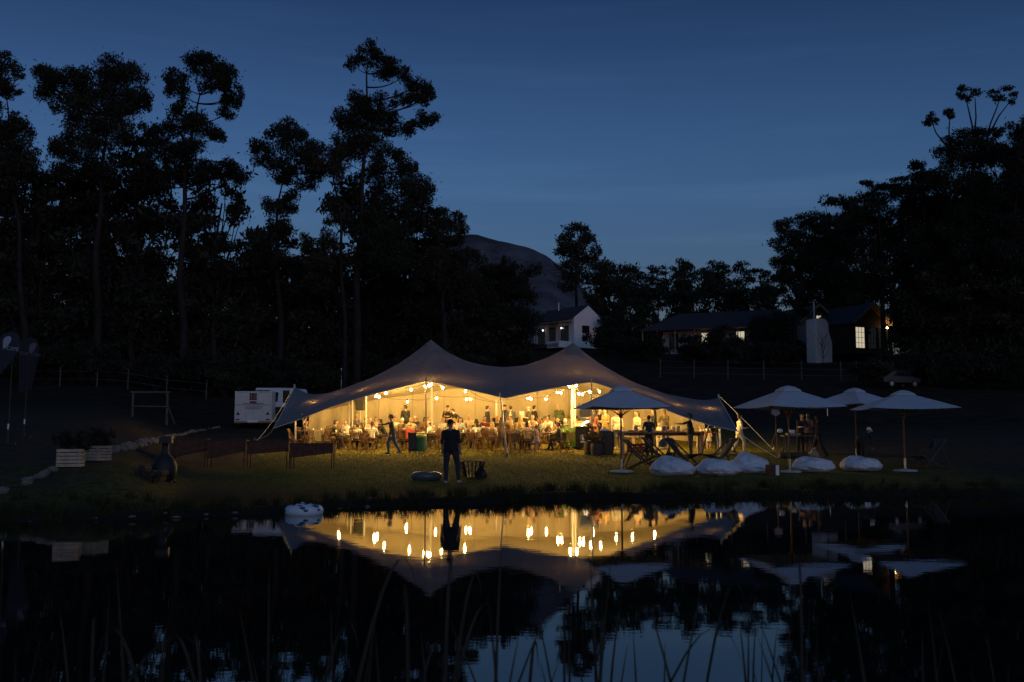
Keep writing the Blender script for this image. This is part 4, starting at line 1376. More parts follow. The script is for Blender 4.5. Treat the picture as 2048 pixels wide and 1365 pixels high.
def person(label, pos, face, legs='stand', lean=3, arms=('down', 'down'), yaw=0, pitch=0, bw=1.0, top=BLACKC, sleeve='short', bottom=DARKT, shorts=False, shoe=(.05, .045, .04), hair=('short', 'dark'), skin=0, scale=1.0, group=None, seat=False, dress=None, extra=None):
    mesh, lift, neck, hq, pel = body_mesh((legs, lean, tuple(arms), yaw, pitch, bw))
    loc = Vector(pos)
    t = thing('person', label, 'person', loc, R(face), group, scale)
    b = obj_from_mesh('body', mesh, t, (0, 0, lift))
    sk = SKINS[skin]
    ms = [sk, cloth(top), cloth(top) if sleeve == 'long' else sk, cloth(bottom), sk if shorts else cloth(bottom), cloth(shoe), EYE, LIP]
    for i, m in enumerate(ms):
        b.material_slots[i].link = 'OBJECT'
        b.material_slots[i].material = m
    if hair[0] != 'bald':
        h = obj_from_mesh('cap' if hair[0] == 'cap' else 'hair', hair_mesh(*hair), t)
        h.location = neck + Vector((0, 0, lift))
        h.rotation_mode = 'QUATERNION'
        h.rotation_quaternion = hq
    if dress:
        z0 = pel.z + lift
        MB().lathe([(.30, -.52 if dress[1] == 'long' else -.36), (.25, -.2), (.185, .02), (.165, .12)], 16, (0, 0, z0), sy=.85).build('skirt', cloth(dress[0]), t, smooth=True)
    elif not legs.startswith('sit') and lean < 30:
        MB().lathe([(.205 * bw, -.10), (.20 * bw, -.06), (.180 * bw, .08), (.165 * bw, .20)], 18, (0, 0, pel.z + lift), sy=.72).build('shirt_hem', cloth(top), t, smooth=True)
    if extra:
        extra(t, lift, neck, pel)
    return t
GS = 'diners seated under the tent'
DINERS = []
# ------------------------------------------------------------------ folding chairs and tables
TEAK = mat('teak', (.19, .095, .040), .55, .3, 7, .3, 26)
TEAK_D = mat('teak_dark', (.115, .058, .026), .6, .3, 7, .3, 26)
def make_chair():
    t = thing('folding_chair', 'x', 'chair')
    s = MB()
    for k in range(6):
        s.box((0, -.19 + k * .072, .445), (.42, .058, .022))
    for sx in (-.19, .19):
        s.box((sx, -.01, .424), (.03, .40, .024))
    s.build('seat', TEAK, t)
    b = MB()
    tilt = Euler((R(-13), 0, 0))
    def bp(x, z):
        v = Vector((x, 0, z)); v.rotate(tilt); return v + Vector((0, .20, .45))
    for k in range(6):
        x = -.155 + k * .062
        b.bar(bp(x, .06), bp(x, .44), .032, .014)
    b.bar(bp(-.20, .07), bp(.20, .07), .03, .022)
    prev = None
    for k in range(9):
        x = -.23 + k * .0575
        p = bp(x, .455 + .035 * math.cos(x / .23 * 1.4))
        if prev is not None:
            b.bar(prev, p, .05, .024)
        prev = p
    b.build('backrest', TEAK, t)
    for sx in (-.215, .215):
        MB().bar((sx, -.20, 0), bp(sx, .45), .028, .040).build('leg', TEAK_D, t)
        MB().bar((sx * .9, .25, 0), (sx * .9, -.19, .44), .028, .040).build('leg', TEAK_D, t)
    MB().bar((-.2, -.13, .12), (.2, -.13, .12), .03, .018).build('stretcher', TEAK, t)
    MB().bar((-.19, .19, .08), (.19, .19, .08), .03, .018).build('stretcher', TEAK, t)
    return t
chair_proto = make_chair()
chair_used = [False]
CH_L = {'dine': ('folding slatted wooden chair with a diner seated on it', 'occupied folding chairs at the dining tables'),
        'empty': ('empty folding slatted wooden chair with its back to the lawn', 'empty folding chairs along the open side of the tent')}
def chair(pos, face, kind, lb=None):
    o = copy_tree(chair_proto) if chair_used[0] else chair_proto
    chair_used[0] = True
    o.location = pos
    o.rotation_euler = (0, 0, R(face))
    tag(o, lb or CH_L[kind][0], 'chair', CH_L[kind][1])
    return o
def seated(px, d, face, label, **kw):
    p = ground(px, d)
    k_ = len(DINERS)
    kw.setdefault('legs', 'sit'); kw.setdefault('lean', (8, 17)[k_ % 2])
    kw.setdefault('arms', (('table', 'table'), ('rest', 'mouth'), ('table', 'rest'), ('lap', 'table'), ('rest', 'rest'))[k_ % 5])
    kw.setdefault('yaw', (-28, 6, 30)[k_ % 3]); kw.setdefault('scale', (.97, 1.02, 1.0, .94, 1.04)[k_ % 5])
    # the sitter's hips are over the seat
    f = Vector((math.sin(R(face)), -math.cos(R(face)), 0))
    person(label, p, face, group=None, **kw)
    chair(p - f * .03, face, 'dine', ' '.join(('folding wooden chair under the ' + label).split()[:16]))
    DINERS.append((p, label))
# tables
TOPM = mat('table_top_wood', (.42, .27, .13), .5, .2, 6, .15, 20)
def make_table(L=1.5, Wd=.85):
    t = thing('dining_table', 'x', 'table')
    n = 9
    for k in range(n):
        MB().box((0, -Wd / 2 + (k + .5) * Wd / n, .735), (L, Wd / n - .008, .026)).build('slat', TOPM, t)
    fr = MB()
    for sx in (-L / 2 + .12, L / 2 - .12):
        fr.box((sx, 0, .708), (.05, Wd - .06, .028))
    fr.build('batten', TEAK_D, t)
    for sx in (-L / 2 + .16, L / 2 - .16):
        for sy in (-1, 1):
            MB().bar((sx, sy * .33, 0), (sx, -sy * .26, .70), .04, .045).build('leg', TEAK_D, t)
    return t
tab = make_table()
tables = [(636, 46.6, 8), (700, 45.2, -4), (712, 49.2, 3), (778, 48.6, -5), (842, 45.4, 5), (868, 49.6, 0), (930, 45.6, -6), (940, 49.0, 4), (1002, 47.4, 2), (1050, 45.0, -3), (1068, 48.8, 5), (1104, 45.6, -8)]
GT = 'slatted dining tables under the tent'
TPOS = []
TOBJ = []
TL_USED = set()
for i, (px, d, rz) in enumerate(tables):
    o = copy_tree(tab) if i else tab
    o.location = ground(px, d)
    o.rotation_euler = (0, 0, R(rz))
    tag(o, 'slatted wooden dining table laid with cups and plates', 'table', GT)
    TPOS.append((o.location.copy(), R(rz)))
    TOBJ.append(o)
# things on the tables
GLASS_C = mat('drinking_glass', (.55, .50, .42), .15, .1, 10)
PAPER = mat('white_card', (.80, .78, .74), .7, .05, 10)
BEER = mat('amber_bottle', (.10, .035, .008), .15, .1, 10)
GREENB = mat('green_bottle', (.02, .06, .015), .15, .1, 10)
cup_me = MB().lathe([(.030, 0), (.032, .01), (.042, .105), (.040, .107), (.038, .10), (.029, .012)], 12).mesh('paper_cup', [PAPER], True)
gl_me = MB().lathe([(.032, 0), (.034, .02), (.038, .13), (.035, .13), (.031, .02)], 12).mesh('tumbler', [GLASS_C], True)
def bottle_mesh(name, m):
    return MB().lathe([(.034, 0), (.036, .02), (.036, .14), (.030, .17), (.014, .20), (.013, .25), (.016, .255), (.016, .27), (.008, .272)], 12).mesh(name, [m], True)
bt_me, bg_me = bottle_mesh('amber_bottle', BEER), bottle_mesh('green_bottle', GREENB)
plate_me = MB().lathe([(.07, 0), (.08, .004), (.125, .018), (.122, .022), (.08, .010), (.02, .008)], 18).mesh('plate', [PAPER], True)
box_me = MB().box((0, 0, .04), (.19, .15, .08), taper=1.12).mesh('food_box', [PAPER])
IT = [('paper_cup', cup_me, 'white paper cup on a slatted dining table', 'cup', 'paper cups on the dining tables'), ('tumbler', gl_me, 'clear glass tumbler on a slatted dining table', 'glass', 'glasses on the dining tables'),
      ('beer_bottle', bt_me, 'brown beer bottle on a slatted dining table', 'bottle', 'beer bottles on the dining tables'), ('plate', plate_me, 'white plate on a slatted dining table', 'plate', 'plates on the dining tables'),
      ('food_box', box_me, 'white cardboard food box on a slatted dining table', 'box', 'food boxes on the dining tables'), ('wine_bottle', bg_me, 'green wine bottle on a slatted dining table', 'bottle', 'wine bottles on the dining tables')]
for i, (tp, rz) in enumerate(TPOS):
    cells = [(-.55, -.25), (-.18, -.28), (.2, -.25), (.56, -.26), (-.5, .22), (-.12, .26), (.24, .24), (.58, .22), (.0, 0)]
    rnd.shuffle(cells)
    for k, kind in enumerate([0, 3, 3, 1, 2, 4 if i % 2 else 0, 1 if i % 3 else 5]):
        cx, cy_ = cells[k]
        cx += rnd.uniform(-.05, .05); cy_ += rnd.uniform(-.04, .04)
        nm, me, lb, cat, gp = IT[kind]
        o = obj_from_mesh(nm, me)
        v = Vector((cx, cy_, .748)); v.rotate(Euler((0, 0, rz)))
        o.location = tp + v
        o.rotation_euler = (0, 0, rnd.uniform(0, 6))
        tag(o, lb, cat, gp)

# ------------------------------------------------------------------ diners
S1 = seated
S1(609, 46.6, 70, 'diner in a grey polo shirt raising an arm to the face beside a leaning pole', top=GREYC, arms=('up', 'rest'), hair=('short', 'dark'), skin=0, bottom=KHAKI)
S1(664, 45.4, 95, 'diner in black jacket, beige trousers and white shoes seated side-on', top=BLACKC, sleeve='long', bottom=KHAKI, shoe=WHITEC, hair=('short', 'black'), skin=1, legs='sitout', yaw=10)
S1(694, 46.4, -40, 'diner in white shirt holding both hands up to the mouth', top=WHITEC, arms=('mouth', 'mouth'), hair=('short', 'dark'), bottom=DARKT)
S1(713, 44.9, 165, 'diner in white long-sleeved shirt with brown hair, back turned', top=WHITEC, sleeve='long', hair=('short', 'brown'), skin=1, yaw=20)
S1(712, 50.4, 10, 'white-haired diner by the tent curtain near the loudspeaker', top=GREYC, hair=('short', 'white'))
S1(727, 49.6, 50, 'stocky diner in an olive brown shirt leaning over a plate', top=OLIVE, hair=('short', 'brown'), lean=22, bw=1.1)
S1(741, 47.2, 5, 'bald diner in beige shirt facing the lawn', top=CREAM, hair=('bald', ''), skin=0)
S1(743, 45.0, 176, 'diner with dark ponytail and white blouse, back turned', top=WHITEC, hair=('pony', 'black'), skin=1)
S1(752, 50.2, -15, 'diner in cream shirt with short dark hair facing the lawn', top=CREAM, sleeve='long', hair=('short', 'dark'))
S1(771, 46.6, -75, 'diner in dark sweater bent over the table to drink', top=DARKT, sleeve='long', lean=26, arms=('across', 'mouth'), hair=('short', 'dark'), skin=1)
S1(789, 49.9, 15, 'diner with black fringe and white top behind the walking person', top=WHITEC, hair=('short', 'black'))
S1(803, 48.0, 170, 'white-haired diner in olive top, back turned', top=OLIVE, hair=('short', 'white'))
S1(808, 45.9, 178, 'child diner in a dark green printed shirt, back turned', top=(.02, .04, .022), hair=('short', 'brown'), scale=.86)
S1(817, 44.7, 165, 'diner in bright red shirt with curly blond hair', top=(.55, .045, .04), hair=('curly', 'blond'), shorts=True)
S1(822, 47.5, 190, 'diner with blond bob and cream top, back turned', top=CREAM, hair=('bob', 'blond'))
S1(836, 50.6, -40, 'diner in navy jacket with a reddish bald head', top=NAVY, sleeve='long', hair=('fringe', 'ginger'), lean=20)
S1(848, 48.2, 60, 'diner with brown bob leaning on one elbow', top=(.20, .10, .06), hair=('bob', 'brown'), arms=('mouth', 'table'))
S1(864, 45.9, -70, 'bald bearded diner in an open white shirt', top=WHITEC, sleeve='long', hair=('fringe', 'brown'), yaw=-12)
S1(857, 50.3, 25, 'diner in black t-shirt and dark swept hair holding a card', top=BLACKC, hair=('short', 'dark'), arms=('carry', 'reach'))
S1(893, 45.2, 130, 'diner with long curly brown hair and olive jacket', top=OLIVE, sleeve='long', hair=('curly', 'brown'), yaw=25)
S1(886, 48.8, 10, 'ginger-haired diner in white shirt', top=WHITEC, hair=('short', 'ginger'))
S1(910, 46.8, -30, 'diner with blond curly hair and pale blouse', top=CREAM, hair=('curly', 'blond'))
S1(918, 48.2, 40, 'diner in pale blue shirt with a brown bob', top=(.42, .55, .60), hair=('bob', 'brown'))
S1(916, 50.3, 5, 'bearded diner in white shirt by the back curtain', top=WHITEC, hair=('short', 'brown'))
S1(939, 49.9, -20, 'broad bald diner in beige shirt by the back curtain', top=CREAM, hair=('bald', ''), bw=1.12)
S1(952, 48.0, 175, 'diner in dark hoodie with black hair, back turned', top=BLACKC, sleeve='long', hair=('short', 'black'))
S1(957, 45.4, -150, 'diner in loose white top with tousled black hair', top=WHITEC, hair=('curly', 'black'), lean=24, skin=1)
S1(970, 49.4, 0, 'diner with long dark hair and maroon top facing the lawn', top=(.14, .03, .035), hair=('long', 'dark'))
S1(984, 45.9, 160, 'diner with long straight blond hair and white top', top=WHITEC, hair=('long', 'blond'))
S1(996, 48.6, -5, 'smiling blond diner in black top facing the lawn', top=BLACKC, hair=('long', 'blond'), arms=('rest', 'rest'))
S1(1002, 46.4, 185, 'diner with light brown hair and brown cardigan', top=(.16, .085, .045), sleeve='long', hair=('long', 'brown'))
S1(1017, 49.6, 172, 'ginger-haired diner in grey shirt, back turned', top=GREYC, hair=('short', 'ginger'))
S1(1021, 47.2, 178, 'diner with wavy blond hair and black top, back turned', top=BLACKC, hair=('long', 'blond'))
S1(1029, 44.9, 160, 'diner in grey-green top with light tied hair', top=(.20, .22, .17), hair=('pony', 'blond'), bottom=JEANS)
S1(1040, 48.8, 150, 'diner with straight blond hair and beige sweater', top=CREAM, sleeve='long', hair=('long', 'blond'))
S1(1054, 44.3, 184, 'diner with black hair and beige checked top', top=(.42, .36, .24), hair=('bun', 'black'), skin=1)
S1(1064, 49.8, 30, 'diner with short auburn hair and pink shirt', top=(.50, .25, .20), hair=('short', 'ginger'))
S1(1070, 46.6, -60, 'blond diner in grey top with chin on hands', top=GREYC, hair=('bob', 'blond'), arms=('mouth', 'mouth'))
S1(1085, 48.4, -70, 'dark-haired diner in pale blue shirt and black waistcoat', top=(.36, .46, .48), hair=('short', 'black'), skin=1)
S1(1099, 49.2, -30, 'diner in white patterned top with black bun', top=WHITEC, hair=('bun', 'black'), skin=1)
S1(1120, 44.9, -95, 'diner in black sweatshirt with dark hair at the table end', top=BLACKC, sleeve='long', hair=('short', 'black'), legs='sitout', skin=1)
S1(1121, 47.4, -60, 'pink-faced bald diner beside a white-haired companion', top=(.45, .30, .22), hair=('bald', ''))
S1(1131, 47.0, 190, 'white-haired diner in dark green top', top=(.025, .05, .03), hair=('short', 'white'))
for px, d, face, w_ in ((621, 44.6, 176, 'behind the rusted trough'), (653, 44.3, 186, 'next to the diner in beige trousers'), (736, 43.9, 150, 'turned askew behind the ponytail diner'), (800, 44.3, 184, 'behind the red-shirted diner'),
                    (868, 43.9, 178, 'next to the green refuse bag'), (893, 43.7, 183, 'behind the curly brown-haired diner'), (944, 44.2, 160, 'behind the tousled black-haired diner'), (975, 44.5, 195, 'behind the straight blond-haired diner'),
                    (1000, 43.2, 172, 'beside the leaning tent pole'), (1030, 43.5, 180, 'behind the grey-green topped diner'), (1060, 43.2, 182, 'next to the little girl in lilac'), (1134, 43.8, -140, 'angled beside the black sweatshirt diner'),
                    (590, 45.2, 90, 'outside the thin white tent pole'), (655, 47.6, -20, 'facing the lawn behind the beige-trousered diner'), (820, 46.8, 90, 'sideways behind the red-shirted diner')):
    chair(ground(px, d), face, 'empty', 'empty folding slatted wooden chair ' + w_)
for (tp, rz), o in zip(TPOS, TOBJ):
    best = sorted(DINERS, key=lambda q: (q[0] - tp).length)
    for q in best:
        lb_ = ' '.join(('slatted table of the ' + q[1]).split()[:16])
        if lb_ not in TL_USED:
            TL_USED.add(lb_)
            o['label'] = lb_
            break

# ------------------------------------------------------------------ people standing
def plate_in_hands(t, lift, neck, pel):
    o = obj_from_mesh('plate', plate_me)
    o.scale = (1.3,) * 3
    bpy.context.view_layer.update()
    f = Vector((0, -.42, pel.z + lift + .27)); 
    o.location = t.matrix_world @ f
    tag(o, 'white plate held by the server in the cap', 'plate')
def back_print(t, lift, neck, pel):
    m = MB()
    z = pel.z + lift
    for (x, zz, w, h) in ((0, .40, .07, .06), (-.02, .33, .10, .022), (.035, .335, .05, .02), (0, .28, .17, .03)):
        m.box((x, .128, z + zz), (w, .008, h))
    m.build('shirt_print', PAPER, t)
def small_print(t, lift, neck, pel):
    m = MB()
    for x in (-.06, -.02, .02, .06):
        m.box((x, .124, pel.z + lift + .36), (.03, .006, .022))
    m.build('shirt_print', mat('faded_print', (.10, .13, .11), .8), t)
def badge(t, lift, neck, pel):
    pass
def P(px, d, face, label, **kw):
    return person(label, ground(px, d), face, **kw)
P(785, 42.7, -75, 'person in black long-sleeved top and blue jeans walking past the tables', legs='walk', lean=8, arms=('reach', 'down'), top=BLACKC, sleeve='long', bottom=JEANS, hair=('short', 'black'), skin=1)
P(905, 27.3, 172, 'person in black shirt and dark jeans watching from the open lawn', legs='apart', lean=1, arms=('down', 'down'), top=BLACKC, bottom=(.022, .026, .042), shoe=(.5, .5, .52), hair=('cap', BLACKC), yaw=-18, skin=1, bw=1.05).rotation_euler[1] = R(2.2)
P(811, 52.0, 200, 'person in black leather jacket standing with back turned at the curtain', top=BLACKC, sleeve='long', arms=('lap', 'lap'), hair=('short', 'dark'), yaw=40, skin=1)
P(895, 51.9, 5, 'person in dark cap and jacket holding a camera to the face', top=DARKT, sleeve='long', arms=('camera', 'camera'), hair=('cap', DARKT), lean=8, skin=1)
P(922, 51.6, -85, 'person in black shirt bending deeply over a table', top=BLACKC, lean=48, arms=('reach', 'table'), hair=('short', 'brown'), pitch=5)
P(974, 51.8, 110, 'server in black t-shirt with cropped hair carrying a tray', top=BLACKC, arms=('carry', 'carry'), hair=('short', 'dark'), bw=1.1)
P(1010, 52.3, -60, 'server in black shirt and dark cap half hidden behind another', top=BLACKC, arms=('carry', 'down'), hair=('cap', DARKT))
P(1021, 51.2, 176, 'server in charcoal t-shirt with white print across the back', top=(.055, .055, .052), arms=('carry', 'carry'), hair=('short', 'dark'), extra=back_print, bottom=(.06, .055, .05), bw=1.08)
P(1058, 51.2, -85, 'server in tan cap and charcoal t-shirt holding out a white plate', top=(.05, .045, .035), arms=('carry', 'carry'), hair=('cap', (.36, .26, .16)), extra=plate_in_hands, bw=1.12)
P(1068, 52.0, 120, 'server in black t-shirt standing back to back with the capped server', top=BLACKC, arms=('lap', 'carry'), hair=('short', 'black'))
P(1118, 52.4, 175, 'cook in olive green t-shirt with shaved head at the back counter', top=(.085, .115, .05), arms=('table', 'down'), hair=('bald', ''), bw=1.1)
P(1187, 46.4, 150, 'guest in a long reddish floral dress beside the counter', top=(.22, .08, .045), bottom=(.22, .08, .045), dress=((.22, .08, .045), 'long'), hair=('long', 'brown'), arms=('lap', 'lap'))
P(1198, 48.0, 60, 'guest in dark shirt queueing behind the floral dress', top=DARKT, arms=('carry', 'lap'), hair=('short', 'brown'))
P(1212, 47.4, -50, 'guest in mustard shirt holding a plate in the queue', top=(.26, .17, .05), arms=('carry', 'carry'), hair=('short', 'dark'), bottom=KHAKI)
P(1234, 45.4, 12, 'guest in cream t-shirt and blue jeans standing by the barrel', top=(.62, .58, .44), bottom=JEANS, shoe=WHITEC, arms=('down', 'lap'), hair=('short', 'ginger'), bw=1.08)
P(1275, 45.6, -55, 'guest in beige t-shirt and grey shorts stepping past the long table', top=(.52, .44, .30), bottom=GREYC, shorts=True, shoe=WHITEC, arms=('down', 'carry'), hair=('pony', 'brown'), legs='walk')
P(1309, 47.4, -80, 'guest with long dark hair and black blouse reaching out', top=BLACKC, arms=('reach', 'lap'), hair=('long', 'black'))
P(1298, 41.9, 178, 'teenager in dark green shirt with hands clasped behind the back', top=(.018, .03, .024), bottom=BLACKC, arms=('back', 'back'), hair=('short', 'black'), extra=small_print, scale=.96, skin=1)
P(1318, 45.0, -10, 'small child in cream pyjamas rubbing the eyes', top=CREAM, sleeve='long', bottom=CREAM, arms=('mouth', 'mouth'), hair=('short', 'blond'), scale=.70)
P(1331, 48.6, -30, 'guest in olive brown shirt leaning on the far counter', top=OLIVE, arms=('table', 'table'), hair=('short', 'brown'), lean=15, scale=.95)
P(1381, 41.2, -105, 'tall person in black t-shirt pointing one arm across the long table', top=BLACKC, bottom=(.09, .07, .05), arms=('lap', 'reach'), hair=('short', 'dark'), skin=1, bw=1.12)
P(1404, 46.4, -80, 'small child in pink outfit running on the grass', legs='run', top=(.55, .32, .30), bottom=(.55, .32, .30), shorts=True, lean=14, arms=('carry', 'down'), hair=('long', 'blond'), scale=.60)
P(1417, 45.4, 10, 'small child in striped skirt standing by the folding table', top=(.50, .28, .22), shorts=True, bottom=(.5, .45, .35), dress=((.55, .50, .38), 'short'), arms=('lap', 'lap'), hair=('bob', 'blond'), scale=.58, shoe=(.4, .2, .15))
P(1073, 43.7, 70, 'little girl in lilac dress standing between the folding chairs', top=(.22, .15, .20), shorts=True, bottom=(.30, .26, .32), dress=((.30, .26, .34), 'short'), arms=('carry', 'lap'), hair=('pony', 'black'), scale=.66, shoe=(.6, .3, .25), skin=1)
P(1479, 43.4, 100, 'person in cream shirt and trousers walking past the tent corner', top=CREAM, bottom=CREAM, arms=('carry', 'carry'), hair=('bun', 'brown'), yaw=10, scale=.98, legs='walk')
P(1601, 42.6, 10, 'person in dark vest with bare arms packing at a trestle', top=DARKT, bottom=DARKT, arms=('table', 'hip'), hair=('short', 'black'), lean=20, skin=1)
P(1617, 43.0, -35, 'person in dark shorts standing behind the trestle', top=(.10, .045, .03), bottom=DARKT, shorts=True, arms=('table', 'table'), hair=('short', 'black'), skin=2)
P(1637, 39.6, -100, 'person in black clothes walking behind the beanbags', top=BLACKC, sleeve='long', bottom=BLACKC, legs='walk', hair=('short', 'black'), skin=2)
P(1720, 36.5, 120, 'person in white cap bending low with arms stretched back', top=DARKT, sleeve='long', bottom=BLACKC, lean=68, arms=('down', 'back'), hair=('cap', (.7, .7, .72)), pitch=-5, skin=1, scale=.9)
# ================================================================== FURNITURE AND PROPS
# loudspeaker on a stand inside the tent
p = ground(720, 50.0)
t = thing('loudspeaker', 'black loudspeaker on a tripod inside the tent', 'speaker', p)
MB().prism([(-.22, 1.55), (.22, 1.55), (.24, 2.0), (.2, 2.45), (-.2, 2.45), (-.25, 2.2)], .36, 'y').build('cabinet', BLACK, t, bevel=.04)
MB().tube([(0, 0, .2), (0, 0, 1.6)], .02, 8).build('stand_pole', STEEL, t)
for k in range(3):
    a = k * 2.09
    MB().tube([(0, 0, .8), (.5 * math.cos(a), .5 * math.sin(a), 0)], .014, 6).build('stand_leg', STEEL, t)
# serving counters at the back
def counter(label, px0, px1, d, h, m_top, m_front, name='serving_counter', group=None, depth=.75):
    a, b = ground(px0, d), ground(px1, d)
    c = (a + b) / 2
    t = thing(name, label, 'counter', c)
    L = (b - a).length
    MB().box((0, 0, h), (L, depth, .05)).build('top', m_top, t)
    MB().box((0, -.02, h / 2 - .02), (L - .06, depth - .1, h - .04)).build('front_cloth', m_front, t)
    return t, L
CLOTHD = cloth((.03, .026, .024)); CLOTHB = cloth((.40, .30, .17))
t, L = counter('black draped buffet table against the back curtain', 984, 1072, 52.8, 1.0, CLOTHD, CLOTHD)
c1 = t.location.copy()
t, L2 = counter('beige draped food counter along the back curtain', 1082, 1160, 53.0, .95, CLOTHB, CLOTHB)
c2 = t.location.copy()
def dish(label, pos, r=.2, m=None):
    t = thing('serving_dish', label, 'dish', pos, 0, 'serving dishes on the beige food counter')
    MB().lathe([(r * .7, 0), (r, .07), (r * 1.02, .075), (r * .94, .07), (r * .6, .02)], 16).build('bowl', m or STEEL, t, smooth=True)
    MB().lathe([(r * .9, .06), (r * .55, .10), (.01, .12)], 14).build('food', mat('cooked_food', (.22, .10, .035), .6, .4, 40, .5, 90), t, smooth=True)
for k, x in enumerate((-.75, -.2, .55)):
    dish('steel serving dish of food on the beige counter', c2 + Vector((x, -.1, .975)), .2)
t = thing('roasting_pan', 'black roasting pan on the beige counter', 'pan', c2 + Vector((.92, -.15, .975)))
MB().box((0, 0, .06), (.5, .34, .12), taper=1.1).build('pan', BLACK, t)
hnd = MB()
for s in (-1, 1):
    hnd.tube([(s * .25, -.08, .1), (s * .32, 0, .12), (s * .25, .08, .1)], .012, 6)
hnd.build('handle', BLACK, t)
t = thing('menu_card', 'white folded menu card on the black buffet table', 'card', c1 + Vector((.42, -.2, 1.025)))
MB().prism([(-.09, 0), (.0, .34), (.09, 0), (.08, 0), (0, .32), (-.08, 0)], .26, 'x').build('card', PAPER, t)
# barbecue with glass hood on a pale counter
p = ground(1178, 49.2)
t = thing('pale_counter', 'pale plywood counter under the black roasting oven', 'counter', p)
MB().box((0, 0, .5), (1.5, .8, 1.0)).build('carcass', mat('plywood', (.62, .50, .33), .6, .12, 3, .1, 12), t)
MB().box((0, 0, 1.03), (1.6, .9, .06)).build('worktop', TOPM, t)
t = thing('roasting_oven', 'black roasting oven with a glossy glass hood', 'oven', p + Vector((-.05, 0, 1.06)))
MB().prism([(-.42, 0), (.42, 0), (.42, .72), (.30, .84), (-.42, .84)], .95, 'x').build('body', BLACK, t, bevel=.03)
gl = MB().box((0, -.44, .46), (.82, .03, .5)).build('glass_door', GLASS_D, t)
MB().tube([(-.36, -.50, .14), (.36, -.50, .14)], .018, 8).build('handle', STEEL, t)
t = thing('table_sign', 'white board standing beside the roasting oven', 'sign', p + Vector((-.78, -.1, 1.06)))
MB().box((0, 0, .28), (.24, .03, .56), Euler((R(-8), 0, 0))).build('board', PAPER, t)
MB().box((0, .08, .02), (.2, .14, .03)).build('foot', TEAK_D, t)
# curved glowing lamp before the pale counter
p = ground(1177, 46.6)
t = thing('arc_lamp', 'curved glowing white lamp standing before the pale counter', 'lamp', p)
arc = [(.36 * math.cos(a), 0, .78 + .42 * math.sin(a)) for a in np.linspace(R(205), R(20), 14)]
MB().tube(arc, .045, 8).build('glow_tube', emit('arc_glow', (1.0, .78, .45), 9.0), t, smooth=True)
MB().tube([(-.32, 0, .0), (-.32, 0, .6)], .025, 8).build('stem', STEEL, t)
MB().lathe([(.2, 0), (.2, .03), (.03, .05)], 14, (-.32, 0, 0)).build('foot', STEEL, t)
# green draped trestle
p = ground(1143, 46.0)
t = thing('draped_table', 'trestle table draped in bright green cloth behind the diners', 'table', p)
dr = MB()
prof = []
n = 40
pts = []
for k in range(n):
    a = 2 * math.pi * k / n
    x, y = .48 * max(-1, min(1, 1.4 * math.cos(a))), .38 * max(-1, min(1, 1.4 * math.sin(a)))
    pts.append((x, y))
vs = [(x, y, .92) for x, y in pts] + [(x * (1.06 + .04 * math.sin(k * 2.1)), y * (1.08 + .05 * math.sin(k * 2.1)), .04) for k, (x, y) in enumerate(pts)]
dr.add(vs, [tuple(range(n))] + [(k, (k + 1) % n, n + (k + 1) % n, n + k) for k in range(n)])
dr.build('tablecloth', cloth((.13, .30, .03)), t, smooth=False)
MB().box((0, 0, .46), (.8, .6, .88)).build('trestle', TEAK_D, t)
o = obj_from_mesh('plate', plate_me); o.location = p + Vector((-.1, 0, .925)); o.scale = (1.5,) * 3
tag(o, 'white plate on the green draped table', 'plate')
# bins
def bin_(label, pos, m, w, h, rz=0, emblem=False):
    t = thing('wheelie_bin', label, 'bin', pos, rz)
    MB().box((0, 0, h / 2 + .03), (w * .84, w * .9, h - .06), taper=1.18).build('body', m, t, bevel=.02)
    MB().box((0, -.02, h + .03), (w * 1.04, w * 1.12, .06)).build('lid', m, t, bevel=.02)
    for s in (-1, 1):
        MB().tube([(s * w * .36, w * .42, .1), (s * w * .46, w * .42, .1)], .1, 12).build('wheel', BLACK, t)
    if emblem:
        e = MB()
        for k in range(16):
            a0, a1 = k * math.pi / 8, (k + 1) * math.pi / 8
            e.bar((.11 * math.cos(a0), -w * .50, .52 + .13 * math.sin(a0)), (.11 * math.cos(a1), -w * .50, .52 + .13 * math.sin(a1)), .02, .014)
        e.tube([(0, -w * .50, .44), (0, -w * .51, .60)], [.05, .03], 8)
        e.box((0, -w * .49, .33), (.2, .012, .04))
        e.build('emblem', PAPER, t)
    return t
bin_('black wheelie bin with a round white emblem beside the green table', ground(1164, 45.2), BLACK, .62, .98, 0, True)
bin_('tall narrow black bin beside the green refuse bag', ground(825, 43.2), BLACK, .36, .82, 0)
p = ground(841, 43.2)
t = thing('refuse_bag_stand', 'green refuse bag in a metal frame stand', 'refuse bag', p)
MB().lathe([(.17, .06), (.22, .12), (.23, .4), (.215, .68), (.225, .74), (.20, .74)], 14, sy=.85).build('bag', cloth((.03, .13, .05)), t, smooth=True)
MB().lathe([(.20, .66), (.27, .72), (.24, .80), (.2, .78)], 14, sy=.9).build('liner', cloth((.35, .42, .08)), t, smooth=True)
fr = MB()
for s in (-1, 1):
    fr.tube([(s * .24, .1, 0), (s * .24, .1, .86)], .012, 6)
fr.tube([(-.24, .1, .86), (.24, .1, .86)], .012, 6)
fr.build('frame', STEEL, t)
p = hit(834, 914)
t = thing('garden_tap', 'short garden standpipe in the lit grass', 'tap', p)
MB().tube([(0, 0, -.05), (0, 0, .22)], .022, 8).build('pipe', STEEL, t)
MB().tube([(0, 0, .20), (0, -.08, .22), (0, -.10, .17)], .014, 6).build('spout', STEEL, t)
